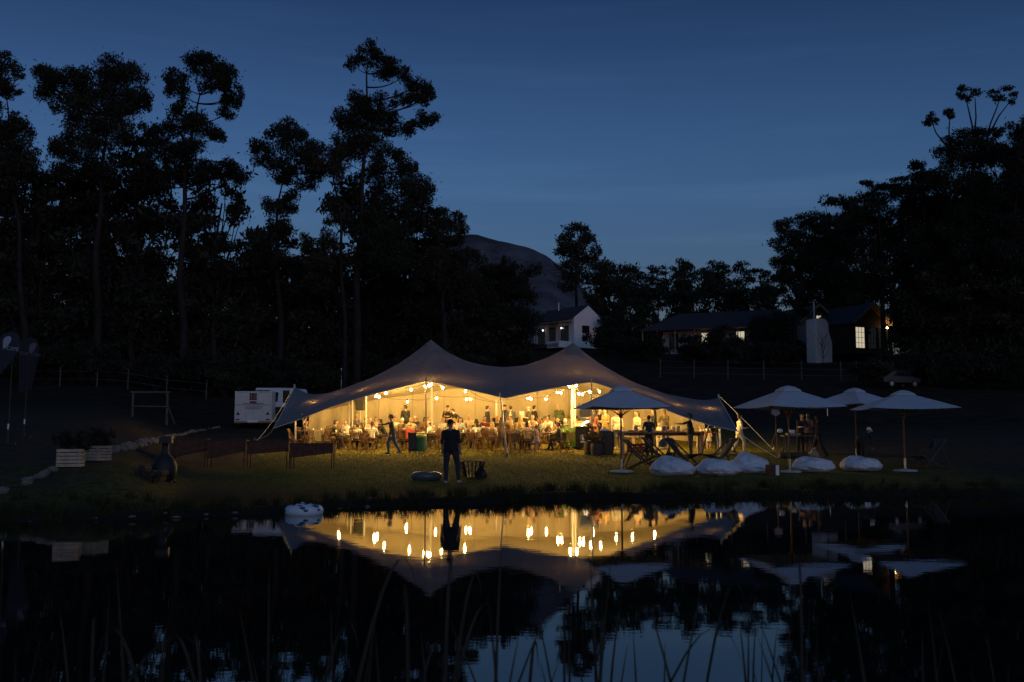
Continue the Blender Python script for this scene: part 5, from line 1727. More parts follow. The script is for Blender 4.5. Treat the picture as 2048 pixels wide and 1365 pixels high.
# wine barrels as planters
STAVE = mat('barrel_stave', (.07, .040, .024), .7, .35, 4, .4, 20)
HOOP = mat('barrel_hoop', (.06, .06, .065), .5, .2, 10, metal=.6)
def barrel(label, pos, r, h, group=None):
    t = thing('wine_barrel', label, 'barrel', pos, 0, group)
    def rad(z):
        return r * (1 - .16 * ((z / h - .5) * 2) ** 2)
    for k in range(18):
        a0, a1 = 2 * math.pi * (k + .03) / 18, 2 * math.pi * (k + .97) / 18
        zs_ = [0, h * .25, h * .5, h * .75, h]
        vs = []
        for z in zs_:
            for a, q in ((a0, 1), (a1, 1), (a1, .93), (a0, .93)):
                vs.append((rad(z) * q * math.cos(a), rad(z) * q * math.sin(a), z))
        fs = [(0, 1, 2, 3), (19, 18, 17, 16)]
        for j in range(4):
            for e in range(4):
                fs.append((j * 4 + e, j * 4 + (e + 1) % 4, j * 4 + 4 + (e + 1) % 4, j * 4 + 4 + e))
        MB().add(vs, fs).build('stave', STAVE, t)
    MB().lathe([(rad(h) * .92, h - .06), (rad(h) * .92, h - .03)], 20).build('head', STAVE, t)
    for z in (.07, .27, .73, .93):
        MB().lathe([(rad(h * z) * 1.0 + .002, h * z - .022), (rad(h * z) + .008, h * z - .02), (rad(h * z) + .008, h * z + .02), (rad(h * z) + .002, h * z + .022)], 24).build('hoop', HOOP, t)
    return t
pb = ground(1211, 42.4)
barrel('full-height wine barrel used as a standing table', pb, .38, .98)
t = thing('napkin_box', 'white napkin box on top of the wine barrel', 'box', pb + Vector((-.04, 0, .955)))
MB().box((0, 0, .05), (.34, .24, .10)).build('box', PAPER, t, bevel=.01)
MB().box((0, 0, .108), (.16, .06, .012)).build('slot', CLOTHD, t)
for px, d, hh, lb in ((1180, 42.2, .58, 'dark half barrel planter holding a straggly plant'), (1193, 41.6, .50, 'small dark half barrel beside the straggly planter')):
    q = ground(px, d)
    barrel(lb, q, .26, hh)
    pt = thing('potted_plant', ('bushy' if hh > .55 else 'low') + ' straggly plant growing in a half barrel', 'plant', q + Vector((0, 0, hh - .05)))
    cl = []
    sb = MB()
    for k in range(8):
        a = k * 2.4
        c = Vector((.17 * math.cos(a), .17 * math.sin(a), .15 + .08 * k * (1 if hh > .55 else .55)))
        cl.append((c, .16, .16, .12))
        sb.tube([(0, 0, 0), c], [.012, .006], 4)
    sb.build('stem', BARK, pt)
    obj_from_mesh('foliage', leaf_mesh('foliage', cl, .08, .45, .7, material=mat('potted_leaf', (.10, .085, .03), .7, .3, 3)), pt)
# long trestle table
a, b = ground(1232, 42.6), ground(1412, 42.6)
c = (a + b) / 2
L = (b - a).length
t = thing('long_table', 'long pale plank table laid with tins and mugs at the tent edge', 'table', c)
LT = c.copy()
for k in range(5):
    MB().box((0, -.40 + k * .2, .93), (L + .25, .19, .05)).build('plank', mat('pine_plank', (.52, .34, .16), .5, .2, 5, .2, 18), t)
MB().box((0, -.36, .84), (L - .3, .04, .13)).build('apron', TEAK_D, t)
MB().box((0, .36, .84), (L - .3, .04, .13)).build('apron', TEAK_D, t)
for sx in (-L / 2 + .25, L / 2 - .25):
    for sy in (-.35, .35):
        MB().box((sx, sy, .45), (.12, .12, .91)).build('leg', TOPM, t)
def on_table(px, dy, z=.955):
    q = at(px, 870, 42.6 + dy)
    return Vector((q.x, 42.6 + dy, LT.z + z))
ENAM = mat('enamel_white', (.74, .74, .72), .25, .05, 10)
PURP = mat('purple_tin', (.07, .03, .22), .35, .1, 10)
BLUEG = mat('pale_blue_tin', (.36, .46, .48), .35, .1, 10)
DGLASS = mat('cooler_glass', (.20, .20, .19), .15, .1, 10)
def tin(label, px, dy, r, h, m, name='tin', rim=True, handle=False):
    t = thing(name, label, name.split('_')[-1], on_table(px, dy))
    MB().lathe([(r * .9, 0), (r, .01), (r * 1.05, h), (r * 1.0, h), (r * .86, .02)], 16).build('body', m, t, smooth=True)
    MB().lathe([(r * 1.02, h - .012), (r * 1.10, h), (r * 1.02, h + .012)], 16).build('rim', ENAM, t, smooth=True)
    if handle:
        MB().tube([(r, 0, h * .8), (r * 1.7, 0, h * .7), (r * 1.7, 0, h * .35), (r, 0, h * .2)], .012, 6).build('handle', ENAM, t)
tin('white-rimmed glass ice bucket on the long plank table', 1272, .0, .10, .24, DGLASS, 'ice_bucket')
tin('purple tin with white rim on the long plank table', 1328, .1, .11, .23, PURP, 'purple_tin')
tin('pale grey tin beside the blue one on the long plank table', 1347, .1, .085, .20, GLASS_C, 'tin')
tin('pale blue tin on the long plank table', 1357, .1, .095, .23, BLUEG, 'tin')
tin('small white enamel mug at the end of the long plank table', 1243, -.1, .05, .10, ENAM, 'enamel_mug', handle=True)
tin('squat brown biscuit tin on the long plank table', 1340, -.2, .12, .06, TEAK_D, 'biscuit_tin')
for px, lb in ((1264, 'dark serving tray beside the ice bucket on the plank table'), (1287, 'long dark serving tray on the plank table')):
    t = thing('serving_tray', lb, 'tray', on_table(px, .15))
    MB().box((0, 0, .012), (.42, .28, .02)).build('base', BLACK, t)
    MB().box((0, -.14, .03), (.42, .012, .04)).build('rim', BLACK, t)
for k, px in enumerate((1251, 1297, 1312, 1335)):
    o = obj_from_mesh('plate', plate_me); o.location = on_table(px, -.25); o.scale = (1.2,) * 3
    tag(o, 'white plate lying on the long plank table', 'plate', 'plates on the long plank table')
t = thing('jug', 'narrow glass carafe beside the purple tin', 'carafe', on_table(1326, .25))
MB().lathe([(.05, 0), (.055, .03), (.05, .2), (.025, .3), (.024, .42), (.03, .44), (.02, .44)], 12).build('vessel', GLASS_C, t, smooth=True)
MB().tube([(.025, 0, .4), (.08, 0, .34), (.05, 0, .2)], .008, 5).build('handle', GLASS_C, t)
# dark crates beneath the table
for px, dy, lb, w in ((1268, .8, 'reddish wooden crate on the grass under the plank table', .7), (1290, .95, 'dark plastic crate behind the plank table', .5)):
    q = ground(px, 42.6 + dy)
    t = thing('storage_crate', lb, 'crate', q)
    m = mat('reddish_crate', (.14, .05, .03), .7, .2, 5) if 'red' in lb else BLACK
    for k in range(3):
        MB().box((0, -.2, .08 + k * .13), (w, .02, .11)).build('slat', m, t)
        MB().box((0, .2, .08 + k * .13), (w, .02, .11)).build('slat', m, t)
    for s in (-1, 1):
        MB().box((s * (w / 2 - .01), 0, .21), (.018, .37, .38)).build('end_panel', m, t)
# second table with cake stand
p = ground(1416, 43.6)
t = thing('side_table', 'slim folding table with bowls at the tent corner', 'table', p)
MB().box((0, 0, .86), (1.05, .6, .035)).build('top', TOPM, t)
for sx in (-.46, .46):
    for sy in (-.24, .24):
        MB().tube([(sx * 1.05, sy, 0), (sx * .9, sy * .9, .85)], .018, 6).build('leg', STEEL, t)
for k, x in enumerate((-.28, -.02)):
    b_ = thing('mixing_bowl', ('small' if k == 0 else 'large') + ' white bowl on the slim folding table', 'bowl', p + Vector((x, -.05, .88)))
    MB().lathe([(.06, 0), (.10 + .03 * k, .10 + .03 * k), (.095 + .03 * k, .10 + .03 * k), (.05, .01)], 14).build('bowl', ENAM, b_, smooth=True)
    MB().lathe([(.05, -.0), (.055, .012)], 12).build('foot', ENAM, b_)
t = thing('candle_stand', 'tall white candle on a dark raised stand', 'candle', ground(1431, 43.0))
MB().tube([(0, 0, 0), (0, 0, 1.05)], .022, 8).build('stem', BLACK, t)
MB().lathe([(.22, 0), (.22, .02), (.03, .04)], 16).build('foot', BLACK, t)
MB().lathe([(.05, 1.03), (.30, 1.08), (.32, 1.10), (.05, 1.11)], 18).build('plate', BLACK, t)
MB().lathe([(.042, 1.11), (.042, 1.52), (.03, 1.53)], 12).build('candle', mat('wax', (.75, .70, .58), .5, .05, 10), t)
# low bench with a round fan
p = ground(1325, 40.4)
t = thing('low_bench', 'low pale wooden bench holding a round black fan', 'bench', p)
MB().box((0, 0, .33), (.6, .36, .04)).build('seat', TOPM, t)
for sx in (-.24, .24):
    MB().box((sx, 0, .16), (.05, .32, .31)).build('leg', TEAK_D, t)
t = thing('round_fan', 'round black fan standing on the low bench', 'fan', p + Vector((0, 0, .35)))
MB().tube([(0, -.05, .20), (0, .05, .20)], .165, 20).build('drum', BLACK, t)
MB().tube([(-.19, 0, .01), (-.15, 0, .06), (.15, 0, .06), (.19, 0, .01)], .016, 6).build('stand', STEEL, t)
for r_ in (.06, .12, .16):
    MB().tube([(r_ * math.cos(a), -.058, .2 + r_ * math.sin(a)) for a in np.linspace(0, 6.283, 20)], .005, 4).build('grille_ring', STEEL, t)

# ------------------------------------------------------------------ parasols
CANV = mat('parasol_canvas', (.40, .46, .54), .9, .06, 5, .15, 40)
STONE = mat('concrete_base', (.42, .42, .42), .8, .12, 6, .3, 30)
def parasol(label, pos, side, rot, h=2.6, drop=.62, tilt=0, base='slab', polem=None):
    t = thing('parasol', label, 'parasol', pos, R(rot), 'parasols on the lawn')
    apex = h
    hs = side / 2
    N = 14
    cm = MB()
    # four panels that sag a little between the ribs
    for q in range(4):
        c0 = Vector((hs, hs, 0)); c0.rotate(Euler((0, 0, q * math.pi / 2)))
        c1_ = Vector((-hs, hs, 0)); c1_.rotate(Euler((0, 0, q * math.pi / 2)))
        vs = []
        for j in range(N + 1):
            s = .16 + .84 * j / N
            for i in range(N + 1):
                u = i / N
                p = c0.lerp(c1_, u) * s
                z = apex - drop * s ** 1.06 - .045 * math.sin(math.pi * u) * s + (.03 * math.sin(math.pi * u) * s if False else 0)
                vs.append((p.x * (1 - .03 * math.sin(math.pi * u) * s), p.y * (1 - .03 * math.sin(math.pi * u) * s), z))
        fs = [(j * (N + 1) + i, j * (N + 1) + i + 1, (j + 1) * (N + 1) + i + 1, (j + 1) * (N + 1) + i) for j in range(N) for i in range(N)]
        cm.add(vs, fs)
    can = cm.build('canopy', CANV, t, smooth=True)
    vm = MB()
    vm.lathe([(hs * .34, apex - drop * .20), (hs * .30, apex - drop * .10), (hs * .16, apex + .03), (.03, apex + .07)], 4, sx=1.0)
    vent = vm.build('vent_cap', CANV, can)
    vent.rotation_euler = (0, 0, R(45))
    for k in range(8):
        a = k * math.pi / 4 + math.pi / 4
        r = hs * (1.414 if k % 2 == 0 else 1.0) * .98
        z = apex - drop - (.06 if k % 2 else .02)
        MB().bar((.03 * math.cos(a), .03 * math.sin(a), apex - .12), (r * math.cos(a), r * math.sin(a), z), .02, .028).build('rib', TEAK_D, t)
        MB().bar((.04 * math.cos(a), .04 * math.sin(a), apex - drop - .25), (r * .5 * math.cos(a), r * .5 * math.sin(a), apex - drop * .55 - .06), .014, .018).build('strut', TEAK_D, t)
    MB().tube([(0, 0, .05), (0, 0, apex)], .027, 10).build('pole', polem or TEAK_D, t)
    MB().lathe([(.045, apex - drop - .32), (.06, apex - drop - .28), (.06, apex - drop - .2), (.045, apex - drop - .18)], 10).build('hub', TEAK_D, t)
    bs = MB().lathe([(.34, 0), (.36, .02), (.34, .06), (.10, .08), (.045, .10)], 22).build('base', STONE, t, smooth=False)
    MB().tube([(0, 0, .08), (0, 0, .42)], .036, 10).build('sleeve', STEEL, bs)
    return t
parasol('square parasol standing before the lit tent beside the deck chairs', hit(1243, 946), 2.45, 10, 2.62, .62)
parasol('square parasol standing between the small box and a dented beanbag', hit(1580, 946), 2.55, 14, 2.62, .60)
parasol('square parasol standing farther up the lawn between two others', ground(1712, 38.4), 2.5, 32, 2.68, .58)
parasol('square parasol standing on a pale round base beside the lone deck chair', hit(1811, 944), 2.65, -4, 2.50, .52)

# ------------------------------------------------------------------ beanbags
BBM = mat('beanbag_cover', (.58, .62, .70), .8, .10, 6, .9, 9)
def beanbag(label, pos, w, h, seed, dent, peak):
    me = MB()
    n, m = 72, 40
    vs = []
    for j in range(m + 1):
        th = math.pi * j / m
        for k in range(n):
            a = 2 * math.pi * k / n
            st = max(math.sin(th), 0) ** .62
            x, y, z = st * math.cos(a), st * math.sin(a), math.cos(th)
            d = Vector((x, y, z))
            zz = z * (1.0 if z > 0 else .75)
            hgt = 1 + peak * math.exp(-((x - (-.45 if peak > 0 else .45)) ** 2 + y * y) / .25) * .35 * max(z, 0)
            if dent:
                hgt -= .55 * math.exp(-((x - dent) ** 2 + (y + .45) ** 2) / .10) * max(z, 0)
            nz_ = .11 * noise.noise(d * 1.9 + Vector((seed, 0, 0))) + .045 * noise.noise(d * 5 + Vector((0, seed, 0)))
            wr = .022 * math.sin(a * 9 + 5 * z + 3 * noise.noise(d * 2) + seed) * max(0, .8 - abs(z))
            rid = 1 - abs(noise.noise(Vector((d.x * 3.2, d.y * 3.2, d.z * 7)) + Vector((seed, seed, 0))))
            q = 1 + nz_ + wr - .10 * max(rid - .82, 0) / .18 * (.4 + .6 * abs(noise.noise(d * 1.3 + Vector((9, seed, 0)))))
            flat = max(zz * hgt * q, -.62)
            vs.append((x * w / 2 * q * (1.08 - .18 * max(z, 0)), y * w * .46 * q * (1.08 - .18 * max(z, 0)), (flat + .62) * h / 1.62))
    fs = [(j * n + k, (j + 1) * n + k, (j + 1) * n + (k + 1) % n, j * n + (k + 1) % n) for j in range(m) for k in range(n)]
    me.add(vs, fs)
    t = thing('beanbag', label, 'beanbag', pos, 0, 'beanbags on the lawn')
    bo = me.build('cover', BBM, t, smooth=True)
    sm = MB()
    for a in (0.6, 2.7, 4.6):
        k = int(a / (2 * math.pi) * n) % n
        sm.tube([Vector(vs[j * n + k]) * 1.004 for j in range(4, m - 9)], .008, 4)
    sm.build('piping', BBM, bo)
    MB().box((w * .47, -.05, h * .35), (.02, .10, .12)).build('tag', PAINT_W, t)
    return t
beanbag('smooth beanbag sloping down in front of the deck chairs', hit(1345, 951), 1.26, .50, 1.0, 0, 1)
beanbag('plump beanbag overlapping another beside it', hit(1436, 951), 1.24, .50, 2.2, 0, -1)
b3 = beanbag('wrinkled beanbag slumped behind the plump one', hit(1499, 947), 1.15, .55, 3.7, 0, 1)
beanbag('beanbag with a shaded hollow on one end beside the parasol base', hit(1627, 945), 1.20, .49, 5.1, -.62, -1)
beanbag('beanbag with a deep folded dent beside the pole', hit(1722, 942), 1.20, .48, 6.4, -.30, -1)

# ------------------------------------------------------------------ deck chairs
SLING = mat('deck_chair_canvas', (.035, .042, .060), .85, .12, 10, .2, 50)
DKW = mat('deck_chair_wood', (.06, .035, .022), .6, .25, 8, .2, 25)
def deck_chair(label, pos, rz, slope=1.0):
    t = thing('deck_chair', label, 'deck chair', pos, R(rz), 'wooden sling deck chairs on the lawn')
    w = .29
    for s in (-1, 1):
        MB().bar((-.52, s * w, .95), (.48, s * w, .03), .028, .045).build('back_rail', DKW, t)
        MB().bar((.50, s * (w - .04), .42), (-.42, s * (w - .04), .0), .028, .045).build('seat_rail', DKW, t)
        MB().bar((-.30, s * (w + .03), .72), (-.62, s * (w + .03), .0), .024, .035).build('prop_leg', DKW, t)
    for (x, z) in ((-.52, .95), (.50, .42), (.46, .05), (-.40, .03)):
        MB().tube([(x, -w - .02, z), (x, w + .02, z)], .018, 8).build('crossbar', DKW, t)
    sl = MB()
    n = 14
    vs = []
    for i in range(n + 1):
        u = i / n
        x = -.52 + 1.02 * u
        z = .95 * (1 - u) + .42 * u - .34 * math.sin(math.pi * u ** 1.05)
        for y in (-w + .03, w - .03):
            vs.append((x, y, z + .012))
    for i in range(n + 1):
        x, y, z = vs[2 * i]
        vs += [(x + .004, -w + .03, z - .012), (x + .004, w - .03, z - .012)]
    k = 2 * (n + 1)
    fs = []
    for i in range(n):
        fs += [(2 * i, 2 * i + 1, 2 * i + 3, 2 * i + 2), (k + 2 * i + 2, k + 2 * i + 3, k + 2 * i + 1, k + 2 * i), (2 * i, 2 * i + 2, k + 2 * i + 2, k + 2 * i), (2 * i + 1, k + 2 * i + 1, k + 2 * i + 3, 2 * i + 3)]
    sl.add(vs, fs)
    sl.build('sling', SLING, t, smooth=True)
    return t
deck_chair('dark canvas deck chair standing closest to the parasol pole', hit(1282, 938), -20)
deck_chair('dark canvas deck chair directly behind the sloping beanbag', ground(1316, 35.0), -24)
deck_chair('dark canvas deck chair facing away from the long table legs', ground(1364, 34.2), -34)
deck_chair('dark canvas deck chair turned to face the other deck chairs', ground(1440, 34.0), 200)
deck_chair('lone dark deck chair apart on the shadowed grass', ground(1855, 33.0), 205)
# small box
p = hit(1546, 953)
t = thing('small_cabinet', 'small dark box with one white side on the grass', 'box', p, R(24))
MB().box((0, 0, .17), (.34, .26, .34)).build('carcass', mat('maroon_box', (.06, .018, .014), .6, .2, 5), t)
MB().box((.172, 0, .18), (.008, .22, .28)).build('white_panel', PAINT_W, t)
MB().box((.06, -.132, .18), (.12, .006, .30)).build('white_label', PAINT_W, t)
# light stand and trestle near the packing people
p = ground(1552, 41.0)
t = thing('light_stand', 'tripod stand with a hooded lamp head beside the tent corner', 'stand', p)
for k in range(3):
    a = k * 2.09 + .4
    MB().tube([(0, 0, 1.0), (.38 * math.cos(a), .38 * math.sin(a), 0)], .016, 6).build('leg', TEAK, t)
MB().tube([(0, 0, .9), (0, 0, 1.75)], .018, 6).build('column', TEAK, t)
MB().prism([(-.17, 1.72), (.0, 1.62), (.17, 1.72), (.12, 1.92), (-.12, 1.92)], .22, 'y').build('hood', cloth((.30, .22, .22)), t)
MB().ball((.17, 0, 1.02), (.12, .08, .09), 10, 7).build('white_bag', PAINT_W, t, smooth=True)
p = ground(1595, 42.0)
t = thing('trestle', 'dark trestle table where things are being packed', 'table', p)
MB().box((0, 0, .78), (1.3, .6, .04)).build('top', TEAK_D, t)
for sx in (-.55, .55):
    for sy in (-.25, .25):
        MB().bar((sx, sy, 0), (sx, sy * .4, .77), .03, .03).build('leg', BLACK, t)
t = thing('steel_tray', 'shiny steel tray on the dark trestle', 'tray', p + Vector((-.2, -.05, .80)))
MB().box((0, 0, .05), (.5, .36, .09), taper=1.1).build('tray', STEEL, t)
MB().box((0, .1, .16), (.2, .02, .14)).build('card', PAPER, t)
p = ground(1612, 38.8)
t = thing('cloth_bag', 'beige cloth sack on the grass at the feet of the packers', 'bag', ground(1626, 38.9))
MB().lathe([(.14, 0), (.24, .06), (.22, .18), (.12, .30), (.05, .36), (.07, .40)], 14, sy=.8).build('sack', cloth((.34, .24, .13)), t, smooth=True)
MB().tube([(.0, 0, .36), (.06, 0, .45), (.1, 0, .37)], .012, 5).build('tie', ROPE, t)
t = thing('rolled_mat', 'rolled dark mat lying on the grass beside the sack', 'mat', ground(1588, 38.9), R(8))
MB().tube([(-.6, 0, .12), (.45, 0, .12)], .12, 14).build('roll', TIMBER_D, t, smooth=True)
for x in (-.35, .2):
    MB().tube([(x - .02, 0, .12), (x + .02, 0, .12)], .126, 14).build('strap', TEAK_D, t)

# ------------------------------------------------------------------ left side: troughs, stove, crates, flags, trailer
RUST = mat('rusted_steel', (.075, .030, .018), .85, .45, 5, .4, 25)
def trough(label, pxa, pxb, top_y, d, hl, hr):
    A, B = at(pxa, top_y[0], d), at(pxb, top_y[1], d - .2)
    ga, gb_ = gz(A.x, A.y), gz(B.x, B.y)
    base = Vector(((A.x + B.x) / 2, (A.y + B.y) / 2, (ga + gb_) / 2))
    t = thing('fire_trough', label, 'barbecue', base, 0, 'rusted barbecue troughs in a row')
    L = B.x - A.x
    zt = (A.z + B.z) / 2 - base.z
    for sy, nm in ((-.22, 'front_plate'), (.22, 'back_plate')):
        m = MB()
        m.prism([(-L / 2, zt), (L / 2, zt), (L / 2 - .02, zt - hr), (-L / 2 + .02, zt - hl)], .012, 'y')
        o = m.build(nm, RUST, t)
        o.location = (0, sy, 0)
    for s, hh in ((-1, hl), (1, hr)):
        MB().box((s * (L / 2 - .012), 0, zt - hh / 2), (.012, .42, hh)).build('end_plate', RUST, t)
    MB().box((0, 0, zt - min(hl, hr) * .8), (L - .05, .42, .012)).build('grate', RUST, t)
    rim = MB()
    for sy in (-.235, .235):
        rim.box((0, sy, zt + .008), (L + .04, .035, .02))
    rim.build('rim', RUST, t)
    for s in (-1, 1):
        for sy in (-.2, .2):
            MB().box((s * (L / 2 - .05), sy, (zt - .1) / 2 - .05), (.035, .035, zt)).build('leg', RUST, t)
    ash = MB()
    for k in range(26):
        ash.ball((rnd.uniform(-L / 2 + .1, L / 2 - .1), rnd.uniform(-.15, .15), zt - .01), (rnd.uniform(.03, .06), rnd.uniform(.03, .05), rnd.uniform(.02, .04)), 6, 4)
    tag(ash.build('charcoal', BLACK, t), kind='stuff')
trough('rusted steel barbecue trough closest to the iron stove', 347, 416, (877, 880), 34.0, .62, .34)
trough('rusted steel barbecue trough second from the iron stove', 420, 494, (879, 882), 33.8, .62, .34)
trough('rusted steel barbecue trough third from the iron stove', 498, 579, (882, 885), 33.4, .42, .32)
trough('rusted steel barbecue trough closest to the folding chairs', 584, 668, (886, 890), 33.0, .46, .30)
p = hit(328, 962)
t = thing('iron_stove', 'black cast-iron garden stove with a square chimney cap', 'stove', p, R(10))
IRON = mat('cast_iron', (.010, .010, .012), .6, .2, 8, .3, 30)
MB().lathe([(.20, 0), (.26, .05), (.30, .2), (.31, .36), (.24, .52), (.12, .64), (.085, .72), (.08, .95)], 18).build('belly', IRON, t, smooth=True)
MB().box((.02, 0, 1.0), (.30, .28, .16)).build('chimney_cap', IRON, t)
MB().box((.06, 0, 1.09), (.24, .24, .015)).build('cap_lid', IRON, t)
for k in range(3):
    a = k * 2.09
    MB().bar((.16 * math.cos(a), .16 * math.sin(a), .06), (.28 * math.cos(a), .28 * math.sin(a), -.06), .04, .04).build('foot', IRON, t)
MB().box((.05, -.30, .24), (.22, .03, .16)).build('stove_door', BLACK, t)
t = thing('log_pile', 'low heap of dark firewood logs beside the iron stove', 'firewood', hit(306, 966))
for k in range(9):
    r_, c_ = divmod(k, 4)
    y0_ = rnd.uniform(-.05, .05)
    MB().tube([(-.34 + c_ * .16 + r_ * .08, -.22 + y0_, .08 + r_ * .13), (-.34 + c_ * .16 + r_ * .08, .24 + y0_, .08 + r_ * .13)], [.078, .07], 9).build('log', mat('log_bark', (.03, .022, .017), .9, .4, 9, .5, 20), t)
t = thing('kindling_log', 'single pale split log in front of the iron stove', 'log', hit(341, 965), R(50))
MB().prism([(-.08, 0), (.08, 0), (0, .13)], .26, 'y').build('wood', TIMBER, t)
MB().box((0, -.06, .125), (.03, .12, .02)).build('bark_strip', BARK, t)
CR = mat('pallet_wood', (.40, .32, .23), .8, .25, 5, .3, 20)
def crate(label, pos, rz, w, dp, h, plabel, spread):
    t = thing('planter_crate', label, 'planter', pos, R(rz))
    n = 5
    for k in range(n):
        z = (k + .5) * h / n
        for sy in (-1, 1):
            MB().box((0, sy * dp / 2, z), (w, .022, h / n - .018)).build('slat', CR, t)
        for sx in (-1, 1):
            MB().box((sx * (w / 2 - .012), 0, z), (.022, dp - .03, h / n - .018)).build('slat', CR, t)
    for sx in (-1, 1):
        for sy in (-1, 1):
            MB().box((sx * (w / 2 - .05), sy * (dp / 2 - .035), h / 2), (.045, .045, h - .01)).build('corner_post', CR, t)
    MB().box((0, 0, h - .09), (w - .08, dp - .08, .05)).build('soil', mat('soil', (.02, .015, .011), .95, .3, 20), t)
    pt = thing('planter_shrub', plabel, 'shrub', Vector(pos) + Vector((0, 0, h - .08)))
    cl = []; sb = MB()
    for k in range(16):
        a = rnd.uniform(0, 6.28); r = spread * rnd.uniform(.1, .8)
        c = Vector((math.cos(a) * r, math.sin(a) * r * .7, rnd.uniform(.08, .42)))
        cl.append((c, .15, .15, .12))
        sb.tube([(0, 0, 0), c * .6, c], [.014, .01, .004], 4)
    sb.build('stem', BARK, pt)
    obj_from_mesh('foliage', leaf_mesh('foliage', cl, .07, .4, .55, material=LEAF[2]), pt)
crate('slatted pallet-wood planter crate standing in front', hit(141, 935), 14, .52, .42, .40, 'spreading dark shrub in the front planter crate', .55)
crate('slatted pallet-wood planter crate standing behind at an angle', hit(193, 922), -24, .50, .42, .36, 'ragged dark shrub in the angled planter crate', .55)
# edging rocks
ROCK = mat('pale_rock', (.17, .145, .125), .9, .3, 4, .6, 14)
def rock_mesh(seed):
    b = MB(); n, m = 10, 7
    vs = []
    for j in range(m + 1):
        th = math.pi * j / m
        for k in range(n):
            a = 2 * math.pi * k / n
            d = Vector((math.sin(th) * math.cos(a), math.sin(th) * math.sin(a), math.cos(th)))
            q = 1 + .35 * noise.noise(d * 1.6 + Vector((seed * 3.1, 0, 0))) + .12 * noise.noise(d * 4 + Vector((seed, 0, 0)))
            vs.append((d.x * q, d.y * q * .85, d.z * q * .7))
    b.add(vs, [(j * n + k, (j + 1) * n + k, (j + 1) * n + (k + 1) % n, j * n + (k + 1) % n) for j in range(m) for k in range(n)])
    return b.mesh('rock', [ROCK])
rmesh = [rock_mesh(s) for s in (1.3, 2.9, 4.7, 6.1)]
path = [(20, 982), (60, 962), (100, 947), (170, 921), (222, 906), (262, 895), (300, 884), (345, 873), (390, 864), (440, 855)]
pw = [hit(*q) for q in path]
k = 0
for a, b in zip(pw[:-1], pw[1:]):
    L = (b - a).length
    n = max(2, int(L / .24))
    for i in range(n):
        q = a.lerp(b, i / n) + Vector((rnd.uniform(-.1, .1), rnd.uniform(-.3, .3), 0))
        q.z = gz(q.x, q.y) + .04
        o = obj_from_mesh('rock', rmesh[k % 4]); k += 1
        o.location = q
        sc = rnd.uniform(.05, .14)
        o.scale = (sc * rnd.uniform(.9, 1.4), sc, sc * rnd.uniform(.8, 1.1))
        o.rotation_euler = (rnd.uniform(-.3, .3), rnd.uniform(-.3, .3), rnd.uniform(0, 6.28))
        tag(o, 'pale rough rock in the row edging the raised lawn', 'rock', 'rocks edging the raised lawn')
for px, py in ((330, 1028), (352, 1036), (120, 1046), (265, 1036), (470, 1030), (412, 1033), (60, 1052), (190, 1040), (680, 1022), (735, 1017)):
    q = hit(px, py)
    o = obj_from_mesh('rock', rmesh[k % 4]); k += 1
    o.location = q + Vector((0, 0, .01))
    o.scale = (rnd.uniform(.04, .09), rnd.uniform(.04, .08), .035)
    o.rotation_euler = (0, 0, rnd.uniform(0, 6))
    tag(o, 'loose stone at the edge of the pond bank', 'rock', 'loose stones on the pond bank')
# wooden goal frame
p = ground(298, 55)
t = thing('timber_frame', 'weathered timber post-and-rail frame on the dark slope', 'frame', p)
for s in (-1, 1):
    MB().tube([(s * .95, 0, -.2), (s * .95, 0, 1.62)], .07, 8).build('post', FP, t)
MB().tube([(-1.1, -.02, 1.62), (1.1, -.02, 1.62)], .06, 8).build('top_rail', FP, t)
MB().tube([(-1.0, -.08, .85), (1.0, -.08, .82)], .045, 8).build('rail', FP, t)
MB().tube([(.95, 0, .95), (1.25, .4, -.1)], .045, 8).build('brace', FP, t)
# feather flags
NAVYF = mat('navy_flag', (.012, .016, .034), .8, .15, 3)
PURPF = mat('violet_flag', (.009, .008, .015), .8, .15, 3)
FLAGW = mat('flag_print', (.26, .32, .40), .8, .1, 5)
def text_mesh(s, size, m):
    c = bpy.data.curves.new('txt', 'FONT'); c.body = s; c.size = size; c.extrude = .004; c.align_x = 'CENTER'
    o = bpy.data.objects.new('txt', c); COL.objects.link(o)
    dg = bpy.context.evaluated_depsgraph_get(); dg.update()
    me = bpy.data.meshes.new_from_object(o.evaluated_get(dg), depsgraph=dg)
    bpy.data.objects.remove(o)
    me.materials.clear(); me.materials.append(m)
    return me
def flag(label, px, top_y, base_py, d, outline, m, words, tx, tz, tm, emb):
    p = ground(px, d)
    t = thing('feather_flag', label, 'flag', p)
    topz = at(px, top_y, d).z - p.z
    hh = [q[1] for q in outline]
    mb_ = MB(); mb_.prism([(x, topz + z) for x, z in outline], .012, 'y')
    f = mb_.build('flag_cloth', m, t)
    MB().tube([(-.04, 0, 0), (-.02, 0, topz * .5), (0, 0, topz - .6), (.03, 0, topz - .02)], [.02, .018, .012, .008], 8).build('pole', BLACK, t)
    MB().tube([(-.04, 0, .45), (-.035, 0, .62)], .024, 8).build('pole_collar', PAINT_W, t)
    MB().box((-.04, 0, .02), (.5, .06, .04)).build('foot', BLACK, t)
    o = obj_from_mesh('lettering', text_mesh(words, .16, tm), f)
    o.rotation_euler = (math.pi / 2, R(7), 0); o.location = (tx, -.014, topz + tz)
    e = MB()
    ep = []
    for k in range(12):
        a = k * math.pi / 6
        ep.append((emb[0] + (.11 + .05 * math.sin(a)) * math.cos(a) + .05 * math.sin(a), topz + emb[1] + .19 * math.sin(a)))
    e.prism(ep, .006, 'y')
    o = e.build('emblem', tm, f); o.location = (0, -.010, 0)
d0 = 30.0
